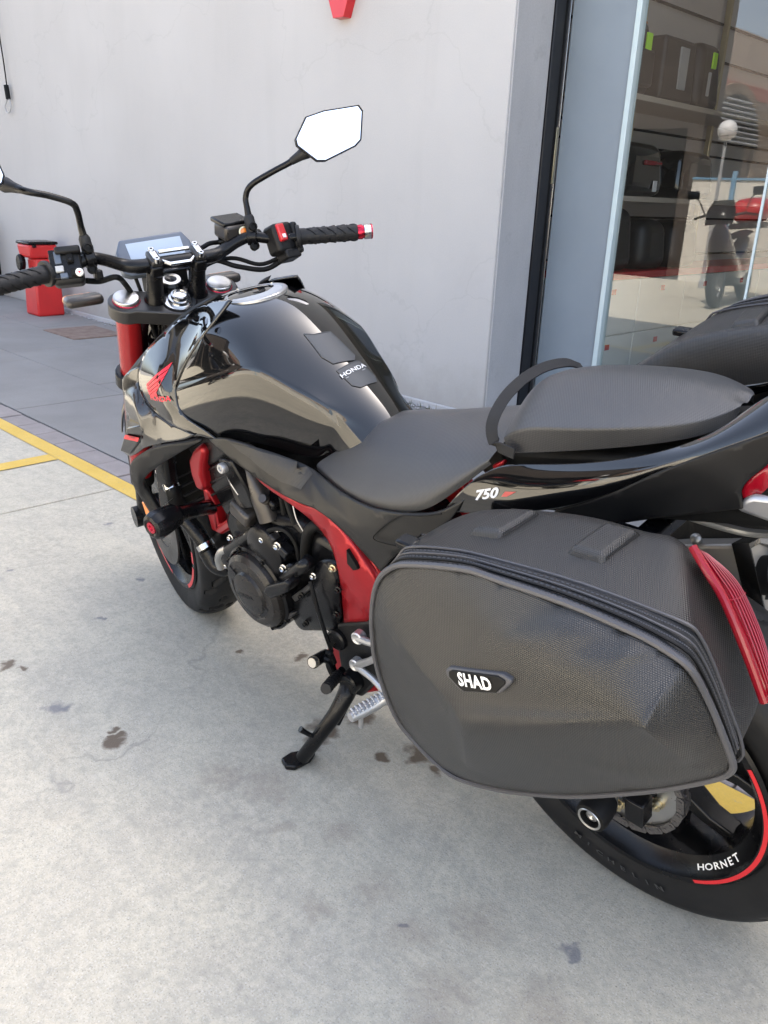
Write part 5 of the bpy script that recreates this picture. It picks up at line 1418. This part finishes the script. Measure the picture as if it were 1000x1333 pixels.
# thermostat / throttle body tubes in bronze grey
tube('intake_tube', [(0.8065,0.12,0.6433), (0.7785,0.125,0.606), (0.7595,0.128,0.572), (0.7474,0.13,0.535)], [.019, .019, .022, .023], 'bronze', bike, seg=16)
tube('intake_tube', [(0.8461,0.125,0.6419), (0.8313,0.128,0.6026), (0.8239,0.13,0.56), (0.8218,0.128,0.5164)], [.020, .020, .018, .020], 'bronze', bike, seg=16)
bx('thermostat', (0.8207,0.132,0.5334), (.06, .05, .035), 'bronze', bike, rot=(0, R(-25), 0), bevel=.008)
lathe('thermostat_cap', [(-.02, .02), (0, .02), (.004, .017), (.006, 0)], (0.8324,0.14,0.5009), (-.3, 1, .3), 'satin', bike, seg=20)
bx('fuel_rail', (0.7498,0.118,0.5734), (.05, .03, .03), 'satin', bike, rot=(0, R(-30), 0), bevel=.006)
lathe('injector', [(0, .010), (.02, .010), (.022, .008), (.03, .008), (.03, 0)], (0.748,0.125,0.5741), (-.4, .6, .6), 'bronze', bike, seg=14)
lathe('frame_bolt', [(-.01, .011), (0, .011), (.003, .009), (.003, .005), (.0, .004), (0, 0)], (0.8189,0.166,0.6446), (-.1, 1, .1), 'silver', bike, seg=20)
prism('engine_bracket', [(0.8386,0.158,0.6557), (0.7918,0.158,0.6649), (0.7727,0.15,0.5996), (0.7725,0.146,0.5597), (0.8082,0.146,0.5447), (0.826,0.152,0.5984)], .02, 'satin', bike, bevel=.004)
# cables and hoses behind the cover
tube('wiring', [(0.832,0.15,0.6164), (0.8201,0.152,0.6002), (0.8095,0.15,0.5815)], .0014, 'silver', bike, seg=6, n=3)
for y_, pts in ((.10, [(0.693,0.12,0.5954), (0.6788,0.125,0.562), (0.6659,0.125,0.5287), (0.663,0.12,0.4954)]), (.1, [(0.715,0.115,0.5895), (0.7126,0.118,0.5402), (0.6966,0.118,0.4999), (0.6877,0.11,0.4663)])):
    tube('wiring', pts, .0055, 'dark', bike, seg=8)
tube('throttle_cable', [(0.6604,0.13,0.5957), (0.6524,0.134,0.5688), (0.6404,0.132,0.5414)], .0012, 'silver', bike, seg=6)
hz_ = tube('breather_hose', [(0.6537,0.135,0.4666), (0.6363,0.138,0.5153), (0.6159,0.138,0.5566), (0.5995,0.13,0.5712), (0.5952,0.115,0.5546)], .0105, 'dark', bike, seg=12)
tube('clutch_hose', [(0.6941,0.16,0.4345), (0.6446,0.168,0.4735), (0.6126,0.166,0.4989), (0.6124,0.15,0.5035)], .013, 'satin', bike, seg=12)
lathe('clutch_arm', [(-.02, .016), (.0, .016), (.004, .012), (.004, 0)], (0.6597,0.165,0.4657), (-.2, 1, .2), 'engine', bike, seg=18)
# sprocket cover
SPC = [(0.7095,0.15,0.3768), (0.6845,0.152,0.4038), (0.6253,0.152,0.4485), (0.5939,0.15,0.5071), (0.5668,0.148,0.5214), (0.5433,0.148,0.5153), (0.541,0.146,0.4743), (0.5494,0.145,0.4174), (0.559,0.144,0.3722), (0.5988,0.146,0.3361), (0.6659,0.15,0.3108), (0.7008,0.15,0.2902), (0.7211,0.152,0.3142)]
spc = panel('sprocket_cover', SPC, 'engine', bike, inner=[(0.5947,0.168,0.4443), (0.5453,0.164,0.4697), (0.5646,0.16,0.393), (0.6391,0.166,0.3572), (0.6668,0.162,0.3914), (0.6823,0.162,0.3386)], feats=[(13, 14), (14, 15), (15, 16), (16, 18, .6), (18, 17, .6), (17, 13, .6)], thick=.03, sub=2, cr=.8)
bolt((0.5409,0.156,0.5142), .005, 'gold', spc); bolt((0.5996,0.16,0.4762), .0045, 'chrome', spc)
prism('cover_ledge', [(0.6881,0.162,0.3916), (0.611,0.166,0.4576), (0.6038,0.168,0.4511), (0.6726,0.166,0.3876)], .012, 'alloy', spc, bevel=.002)
for q in ((0.6383,0.171,0.4204), (0.6492,0.168,0.3462), (0.5524,0.16,0.4077), (0.5323,0.16,0.4727)): bolt(q, .0045, 'satin', spc)
for q in ((0.8943,0.145,0.4481), (0.8208,0.146,0.4822), (0.8799,0.15,0.3735), (0.7133,0.14,0.5273)): bolt(q, .0050, 'chrome')
tube('coolant_hose', [(0.8617,0.128,0.4503), (0.7804,0.12,0.5259), (0.7329,0.112,0.5444), (0.7039,0.105,0.5116)], .0125, 'dark', bike, seg=12)
tube('wiring', [(0.7768,0.146,0.4904), (0.7242,0.15,0.5289), (0.6828,0.146,0.5411), (0.6654,0.14,0.5163), (0.6608,0.142,0.4768)], .0045, 'dark', bike, seg=8)
tube('wiring', [(0.9213,0.15,0.3613), (0.8643,0.165,0.3686), (0.8701,0.16,0.3267)], .0042, 'dark', bike, seg=8)
bx('sensor', (0.6872,0.15,0.4964), (.03, .024, .022), 'satin', bike, rot=(0, R(-30), 0), bevel=.004)
for k in range(4): bx('cylinder_fin', (.865+.012*k, 0, .545+.022*k), (.155, .272, .005), 'engine', cyl, rot=(0, R(28), 0), bevel=.001)
# gear shift rod from the gearbox to the pedal
tube('shift_rod', [(0.5889,0.176,0.4797), (0.5806,0.18,0.4295), (0.5744,0.178,0.3617), (0.5751,0.172,0.3156)], .0042, 'satin', bike, seg=8)
# exhaust collector underneath
tube('exhaust_pipe', [(1.02, .04, .47), (1.00, .04, .36), (.92, .03, .275), (.75, 0, .245), (.55, -.05, .235), (.35, -.10, .27)], .021, 'bronze', bike, seg=14)
tube('exhaust_pipe', [(1.02, -.04, .47), (1.00, -.04, .36), (.92, -.03, .275), (.75, -.03, .245), (.55, -.07, .235), (.35, -.11, .27)], .021, 'bronze', bike, seg=14)

# ------------------------------------------------------------ rider footrest group
prism('pivot_plate', [(0.5726,0.15,0.3699), (0.447,0.15,0.4352), (0.4544,0.15,0.3574), (0.4846,0.15,0.2663), (0.539,0.152,0.2014), (0.5823,0.152,0.1892), (0.591,0.152,0.2297), (0.5849,0.152,0.2928)], .028, 'matte', bike, bevel=.006, bseg=3)
lathe('pivot_cap', [(-.01, .022), (.006, .022), (.009, .018), (.007, .014), (.007, 0)], (0.5695,0.156,0.3379), (-.1, 1, .1), 'satin', bike, seg=24)
prism('pivot_red', [(0.6335,0.146,0.2721), (0.5767,0.144,0.3069), (0.5803,0.144,0.2538), (0.5956,0.146,0.2187), (0.6201,0.148,0.2235)], .015, 'redmet', bike, bevel=.004)
prism('pivot_red', [(0.5479,0.144,0.239), (0.4779,0.142,0.2986), (0.4852,0.142,0.2403), (0.548,0.144,0.1984)], .015, 'redmet', bike, bevel=.004)
# shift pedal
sp_ = tube('shift_pedal', [(0.5627,0.165,0.2704), (0.5768,0.176,0.255), (0.5688,0.185,0.3011), (0.5761,0.195,0.316)], .008, 'satin', bike, seg=10)
tube('pedal_peg', [(0.598,0.172,0.2963), (0.5689,0.222,0.3275)], [.011, .0125], 'satin', sp_, seg=14, smooth_path=False)
tube('pedal_cap', [(0.5692,0.22,0.3269), (0.5676,0.2265,0.3295)], .0095, 'steel', sp_, seg=14, smooth_path=False)
bx('pedal_joint', (0.5703,0.18,0.3083), (.016, .012, .03), 'dark', sp_, rot=(0, .3, 0), bevel=.004)
tube('pedal_link', [(0.5677,0.182,0.3188), (0.5747,0.186,0.291), (0.5732,0.18,0.252)], .006, 'dark', sp_, seg=8)
toe = tube('toe_peg', [(0.5624,0.178,0.2682), (0.5423,0.205,0.2834), (0.5207,0.24,0.3004)], .0105, 'rubber', sp_, seg=12)
for k in range(6):
    a = Vector((0.5545,0.188,0.2739)); b = Vector((0.5238,0.234,0.298)); c = a+(b-a)*k/5
    tube('peg_groove', [c-(b-a)*.012, c+(b-a)*.012], .0118, 'dark', sp_, seg=12, smooth_path=False)
# silver footrest hanger
hg = tube('footrest_hanger', [(0.4922,0.168,0.3872), (0.452,0.175,0.401), (0.4053,0.18,0.417)], [.0085, .007, .007], 'silver', bike, seg=10)
tube('hanger_strut', [(0.5135,0.168,0.3101), (0.4561,0.176,0.3567), (0.4016,0.182,0.4066)], [.0085, .007, .007], 'silver', hg, seg=10)
tube('hanger_leg', [(0.5018,0.172,0.3153), (0.4494,0.182,0.3207), (0.4014,0.192,0.3144)], [.007, .0065, .007], 'silver', hg, seg=10)
for q in ((0.4846,0.172,0.3936), (0.5075,0.172,0.318)):
    lathe('hanger_boss', [(-.01, .0125), (.004, .0125), (.006, .010), (.004, .006), (.003, 0)], q, (-.15, 1, .1), 'silver', hg, seg=20)
pg = tube('foot_peg', [(0.3943,0.19,0.3224), (0.4102,0.215,0.3105), (0.4189,0.245,0.3087), (0.4218,0.268,0.3106)], [.011, .0125, .0125, .009], 'silver', bike, seg=12)
a = Vector((0.3973,0.195,0.3209)); b = Vector((0.4225,0.264,0.3088)); ax = (b-a)
px_ = Vector((0, 0, 1)); px_ = (px_-ax.normalized()*px_.dot(ax.normalized())).normalized(); py_ = ax.normalized().cross(px_)
for k in range(9):
    for j in range(-2, 3):
        c = a+ax*(.06+.86*k/8)+(px_*math.cos(.42*j)+py_*math.sin(.42*j))*.0122
        bx('peg_stud', c, (.0042, .0042, .004), 'silver', pg, rot=Matrix((px_, py_, ax.normalized())).transposed() @ Matrix.Rotation(.8, 3, 'Z'), bevel=.001)
bx('peg_clevis', (0.3847,0.19,0.3332), (.030, .034, .030), 'silver', bike, rot=(.3, .5, .2), bevel=.004)
tube('peg_feeler', [(0.4263,0.24,0.2985), (0.4381,0.238,0.2539)], .0045, 'silver', pg, seg=8, smooth_path=False)
tube('peg_spring', [(0.4045,0.186,0.319), (0.3862,0.2,0.3128)], .006, 'dark', bike, seg=8, smooth_path=False)

# ------------------------------------------------------------ side stand
std = tube('side_stand', [(0.551,0.165,0.2349), (0.5487,0.18,0.2234), (0.555,0.21,0.1922), (0.5788,0.245,0.1434), (0.6099,0.272,0.0899)], [.019, .018, .0155, .0145, .0140], 'satin', bike, seg=14)
lathe('stand_pivot', [(-.02, .023), (.008, .023), (.011, .019), (.009, .010), (.009, 0)], (0.5416,0.168,0.2523), (-.1, 1, .1), 'satin', std, seg=24)
tube('stand_tab', [(0.579,0.25,0.1474), (0.5886,0.262,0.1639), (0.5941,0.27,0.1775)], [.005, .005, .0065], 'satin', std, seg=8)
tube('stand_spring', [(0.5597,0.158,0.2004), (0.5692,0.188,0.1578), (0.5743,0.195,0.1434)], .0055, 'dark', std, seg=8)
SF = [(0.6476,0.3109,0), (0.6507,0.2846,0), (0.6374,0.2547,0), (0.6178,0.2442,0), (0.6062,0.2685,0), (0.6082,0.3069,0), (0.6224,0.319,0)]
IL = Matrix.Rotation(R(13.94), 3, 'X')
foot = [IL @ Vector((p[0], p[1], .004)) for p in SF]
prism('stand_foot', [IL @ Vector((p[0], p[1], .012)) for p in SF], .0115, 'satin', std, dirn=IL @ Vector((0, 0, -1)), bevel=.003)

# ------------------------------------------------------------ silencer, rack and rear hardware
ME = [Vector(p) for p in ((-0.0574,-0.125,0.6269), (-0.0936,-0.125,0.5093), (-0.102,-0.185,0.4619), (-0.0973,-0.215,0.5178), (-0.0675,-0.215,0.5831), (-0.049,-0.185,0.6014))]
mc = sum(ME, Vector())/6
MX = Vector((.93, 0, -.36)).normalized()
mf = loft('silencer', [[mc+(p-mc)*k+MX*d for p in ME] for d, k in ((.0, 1.), (.03, 1.), (.10, 1.02), (.22, .95), (.34, .7), (.42, .4))], 'muff', bike, closed=True, caps=True, bevel=.008, bseg=3)
loft('silencer_end_cap', [[mc+(p-mc)*k+MX*d for p in ME] for d, k in ((.012, 1.015), (-.004, 1.03), (-.014, 1.0), (-.012, .86), (.01, .80))], 'polmuff', mf, closed=True, sharp=30)
mk('silencer_baffle', [mc+(p-mc)*.82+MX*.004 for p in ME], [tuple(range(6))], 'dark', mf)
lathe('silencer_outlet', [(-.02, .030), (.02, .030), (.02, .025), (-.02, .024)], mc, -MX, 'dark', mf, seg=24)
lathe('silencer_bolt', [(-.012, .008), (.003, .008), (.006, .005), (.007, 0)], (0.0104,-0.13,0.6092), (-.1, .6, .8), 'railgrey', bike, seg=20)
bx('rack_bridge', (-.03, 0, .745), (.03, .28, .02), 'satin', bike, bevel=.003)
# pannier racks
for s in (1, -1):
    y0 = .125*s
    bk = bx('rack_bracket', (-.032, .150*s, .752), (.05, .07, .055), 'satin', bike, bevel=.006)
    lathe('rack_bolt', [(0, .0095), (.004, .0095), (.005, .007), (.012, .007), (.013, 0)], (-.020, .185*s, .764), (-.1, s, .3), 'dark', bk, seg=6)
    if s > 0: tube('rack_tube', [(-.03, .16*s, .755), (.02, .195*s, .72), (.10, .205*s, .66), (.17, .19*s, .60), (.21, .15*s, .56)], .007, 'satin', bike, seg=10)
tube('grab_rail', [(-0.037,0.02,0.7477), (-0.0634,0.01,0.7396), (-0.0941,0,0.7332), (-0.1191,-0.01,0.7296), (-0.1611,-0.02,0.7355)], .0055, 'railgrey', bike, seg=10)
prism('plate_bracket', [(-0.1357,0.092,0.8205), (-0.1446,0.09,0.8371), (-0.1534,0.088,0.8427), (-0.1906,0.08,0.8444), (-0.1947,0.08,0.8071), (-0.16,0.088,0.8154)], .02, 'silver', bike, bevel=.006)
tube('rear_indicator_stem', [(-.22, .05, .77), (-.25, .12, .76)], .008, 'satin', bike)

# ============================================================ PANNIERS
def pannier(sgn):
    """built on the left side of the machine, mirrored for the right"""
    root = empty('pannier', (0, 0, 0), (R(-13.94), 0, 0))
    def put(o):
        if sgn < 0:
            o.data.transform(Matrix.Diagonal((1, -1, 1, 1))); o.data.flip_normals()
        return o
    # piping loop: front, over the top, down the rear, back along the bottom
    P = [(0.1981,0.36,0.6829), (0.18,0.365,0.733), (0.1587,0.369,0.7732), (0.1323,0.371,0.8014), (0.0991,0.372,0.8202), (0.0163,0.372,0.8465), (-0.0277,0.372,0.8509), (-0.106,0.371,0.856), (-0.1749,0.37,0.8536), (-0.2059,0.368,0.8468), (-0.227,0.366,0.8358), (-0.2383,0.354,0.7979), (-0.2486,0.346,0.7618), (-0.2558,0.336,0.7251), (-0.2571,0.331,0.7056), (-0.2469,0.328,0.6845)]
    # silhouette along bottom and front
    Bt = [(-0.2117,0.328,0.6476), (-0.1672,0.328,0.6064), (-0.0896,0.328,0.5422), (-0.0296,0.328,0.5009), (0.0361,0.33,0.4635), (0.1085,0.332,0.436), (0.1489,0.336,0.4469), (0.1741,0.34,0.4687), (0.1983,0.344,0.4971), (0.2098,0.35,0.5572), (0.2106,0.355,0.6179)]
    nP = len(P)
    loop = [Vector(p) for p in P+Bt]
    N = len(loop)
    # face skin
    inn = [(0.1256,0.392,0.7194), (0.0057,0.42,0.6975), (-0.0233,0.44,0.6998), (-0.212,0.418,0.8052), (-0.2226,0.432,0.8144), (-0.229,0.396,0.8692),
           (0.0542,0.392,0.7837), (-0.045,0.408,0.8105), (-0.1207,0.413,0.8283), (-0.1727,0.408,0.8367), (-0.1044,0.417,0.7804), (-0.1694,0.415,0.8018), (-0.0167,0.396,0.8183), (-0.1111,0.398,0.8491), (-0.185,0.392,0.8506),
           (0.0632,0.362,0.5049), (-0.0742,0.36,0.5823), (-0.1848,0.358,0.6624), (-0.2313,0.35,0.7005), (-0.1059,0.4,0.6796), (0.1015,0.376,0.5551), (0.074,0.4,0.6791), (-0.2402,0.38,0.8024)]
    a = N
    fe = [(1, a+0, .0), (a+0, a+1, .8), (a+1, a+3, .9), (a+2, a+4, .9), (a+1, a+2, .7), (a+3, a+5, .8), (a+4, a+18, .75), (a+2, a+15, .7), (a+3, a+4, .5)]
    fs_ = panel('face_shell', loop, 'bag', root, inner=inn, feats=fe[1:], thick=.004, sub=3, edge_cr=.8)
    tf_ = bvh_of(fs_); put(fs_)
    def lift(p, h):
        r = tf_.ray_cast(Vector((p[0], p[1]+.06, p[2])), Vector((0, -1, 0)), .2)
        return Vector((p[0], (r[0].y if r[0] is not None else p[1])+h, p[2]))
    # piping
    put(tube('piping', P+Bt+[P[0]], .0036, 'piping', root, seg=8, n=4))
    # zip band: from the piping back to the second seam
    Z = [(0.2123,0.345,0.674), (0.1908,0.345,0.7254), (0.1712,0.343,0.7604), (0.1504,0.338,0.7948), (0.1316,0.334,0.8104), (0.0616,0.332,0.8309), (0.0036,0.332,0.8398), (-0.0732,0.331,0.8484), (-0.1322,0.33,0.8505), (-0.1676,0.33,0.8508), (-0.2022,0.328,0.8479), (-0.2129,0.324,0.8381), (-0.2254,0.316,0.8023), (-0.2389,0.306,0.7487), (-0.2493,0.3,0.7124), (-0.249,0.297,0.6806)]
    Zb = [Vector((p.x, .298, p.z)) + (Vector((0.03, 0, .63))-p)*.02 for p in loop[nP:]]
    Zl = [Vector(p) for p in Z]+Zb
    rows = [[p for p in loop], [(p*.62+q*.38)+Vector((0, 0, .0)) for p, q in zip(loop, Zl)], Zl]
    put(loft('zip_band', rows, 'band', root, closed=True, sub=1))
    for t_ in (.30, .62):
        put(tube('zip_line', [loop[i]*(1-t_)+Zl[i]*t_+Vector((0, .0, .001)) for i in range(1, nP-1)], .0013, 'dark' if t_ < .5 else 'piping', root, seg=6, n=3))
    # stitched rows beside the zip
    sv = []; sf = []
    for t_ in (.16, .46, .80):
        pth = crv([loop[i]*(1-t_)+Zl[i]*t_ for i in range(1, nP-1)], 12)
        for i in range(0, len(pth)-1, 1):
            a_ = pth[i]; d_ = pth[i+1]-pth[i]; u_ = d_.normalized(); nrm_ = Vector((-.2, .6, .75)); w_ = u_.cross(nrm_).normalized()*.0006
            n0 = len(sv); up_ = nrm_.normalized()*.0016
            sv += [a_+w_+up_, a_-w_+up_, a_+d_*.6-w_+up_, a_+d_*.6+w_+up_]
            sf.append((n0, n0+1, n0+2, n0+3))
    put(mk('stitching', sv, sf, 'piping', root, flat=True))
    put(tube('seam_cord', Zl+[Zl[0]], .0018, 'piping', root, seg=6, n=3))
    # body: seam cord back to the inner edge
    I = [Vector((.235, .215, .63)), Vector((.240, .215, .69)), Vector((.232, .215, .74)), (0.2382,0.228,0.7206), (0.1946,0.225,0.7589), (0.1376,0.222,0.8006), (0.0792,0.221,0.8222), (0.014,0.221,0.839), (-0.0505,0.221,0.8521), (-0.1,0.222,0.8504), (-0.1287,0.222,0.8586), (-0.1453,0.222,0.8544), (-0.1931,0.238,0.8237), (-0.2255,0.246,0.7685), (-0.2438,0.256,0.7244), (-0.2484,0.262,0.7032)]
    Ib = [Vector((p.x, .215, p.z)) + (Vector((0.03, 0, .63))-p)*.06 for p in loop[nP:]]
    Il = [Vector(p) for p in I]+Ib
    mid = [p*.5+q*.5+Vector((0, .0, .004 if 2 < i < 12 else 0)) for i, (p, q) in enumerate(zip(Zl, Il))]
    Jl = [Vector((p.x*.96, .20, .63+(p.z-.63)*.93)) for p in Il]
    M_ = N
    v = Zl+mid+Il+Jl
    f = []
    for r in range(3):
        for j in range(M_):
            k = (j+1) % M_; f.append((r*M_+j, r*M_+k, (r+1)*M_+k, (r+1)*M_+j))
    f.append(tuple(3*M_+j for j in range(M_)))
    cr = [(2*M_+j, 2*M_+(j+1) % M_, .7) for j in range(M_)]+[(j, (j+1) % M_, .5) for j in range(M_)]
    bo = mk('body', v, f, 'bag', root, sub=2, crease=cr)
    tb_ = bvh_of(bo); put(bo)
    def hit(p):
        h = tb_.ray_cast(Vector(p)+Vector((0, 0, .05)), Vector((0, 0, -1)), .2)
        return h[0] if h[0] is not None else Vector(p)
    # raised ribs across the top
    def rib(pts, h):
        put(loft('top_rib', [[Vector(p) for p in r] for r in pts], 'bag', root, sub=2))
    def rib2(a0, a1, b0, b1):
        """flat moulded rib on the lid: a0,a1 = its two corners at the seam, b0,b1 = at the inner edge"""
        q = [Vector(p) for p in (a0, a1, b1, b0)]
        q = [hit(p) for p in q]
        c = sum(q, Vector())/4
        u = [p+(c-p)*.22+Vector((0, 0, .009)) for p in q]
        v = [p-Vector((0, 0, .004)) for p in q]+u
        put(mk('top_rib', v, [(0, 1, 5, 4), (1, 2, 6, 5), (2, 3, 7, 6), (3, 0, 4, 7), (4, 5, 6, 7)], 'bag', root, bevel=.005, bseg=3))
    rib2((0.0814,0.298,0.8212), (0.0316,0.298,0.8349), (0.0661,0.226,0.8258), (0.0221,0.226,0.8359))
    rib2((-0.0524,0.298,0.8482), (-0.0989,0.298,0.8501), (-0.0592,0.226,0.851), (-0.104,0.226,0.853))
    rib2((0.154,0.297,0.7904), (0.0883,0.297,0.8287), (0.1956,0.23,0.7588), (0.1341,0.226,0.8027)) if False else None
    # rear reflector
    E1 = [Vector(p)+Vector((-.004, .003, .002)) for p in ((-0.1559,0.232,0.8593), (-0.1795,0.246,0.8458), (-0.2006,0.256,0.8308), (-0.2273,0.263,0.7879), (-0.2515,0.266,0.7375))]
    E2 = [Vector(p)+Vector((-.004, .003, .002)) for p in ((-0.1611,0.212,0.8408), (-0.1832,0.212,0.8298), (-0.2009,0.216,0.8153), (-0.228,0.232,0.7869), (-0.2474,0.25,0.7595))]
    E0 = [p+Vector((.003, .006, -.003)) for p in E1]
    rows = [[a_*(1-q)+b_*q+Vector((-1, .35, .25)).normalized()*.007*math.sin(math.pi*(.12+.76*q)) for q in [k/8 for k in range(9)]] for a_, b_ in zip(E1, E2)]
    rf = put(loft('reflector', rows, 'redlens', root, sub=2, solid=.004))
    put(tube('reflector_rim', E1, .0045, 'redlens', root, seg=10, n=5))
    put(tube('reflector_bar', [rows[2][k]+Vector((-.0005, .001, .0)) for k in range(9)], .0012, 'redlens', root, seg=6, n=2))
    for k in range(2, 8):
        put(tube('reflector_rib', [r_[k]+Vector((-.0005, .0008, .0005)) for r_ in rows], .0011, 'redlens', root, seg=6, n=4))
    # badge
    bdg = [(0.019,0.416,0.7398), (0.0129,0.416,0.7452), (-0.064,0.421,0.7807), (-0.0752,0.421,0.7808), (-0.0756,0.422,0.7759), (-0.0626,0.424,0.7571), (-0.0114,0.423,0.7305), (-0.0042,0.422,0.73), (0.017,0.418,0.7338)]
    bg = put(prism('badge', [lift(p, .0055) for p in bdg], .016, 'piping', root, bevel=.002))
    inb = [Vector(p) for p in bdg]; cc = sum(inb, Vector())/len(inb)
    put(prism('badge_face', [lift(cc+(p-cc)*.86, .0068) for p in inb], .01, 'dark', root, bevel=.001))
    if sgn > 0:
        tx = text('badge_lettering', 'SHAD', Vector((-0.0284,0.422,0.7535)), Vector((-0.0519,0.422,0.7628))-Vector((-0.0036,0.422,0.7425)), Vector((-0.0294,0.422,0.7628))-Vector((-0.0276,0.422,0.7452)), .0185, 'whitepl', root, bold=.035, sx=1.02, ext=0, spacing=1.08)
        for v_ in tx.data.vertices: v_.co = lift(v_.co, .0078)
    # carry handle clasp at the front top
    put(bx('front_clasp', (0.1733,0.3,0.7817), (.03, .022, .012), 'satin', root, bevel=.004))
    return root
pl = pannier(1)
tag(pl, 'black semi-rigid pannier with badge nearest the camera on the left side', 'pannier', 'side cases on the motorcycle')
pr2 = pannier(-1)
pr2.location = Matrix.Rotation(R(-13.94), 3, 'X') @ Vector((-.015, -.050, .056))
tag(pr2, 'black pannier on the far side of the tail, partly hidden', 'pannier', 'side cases on the motorcycle')
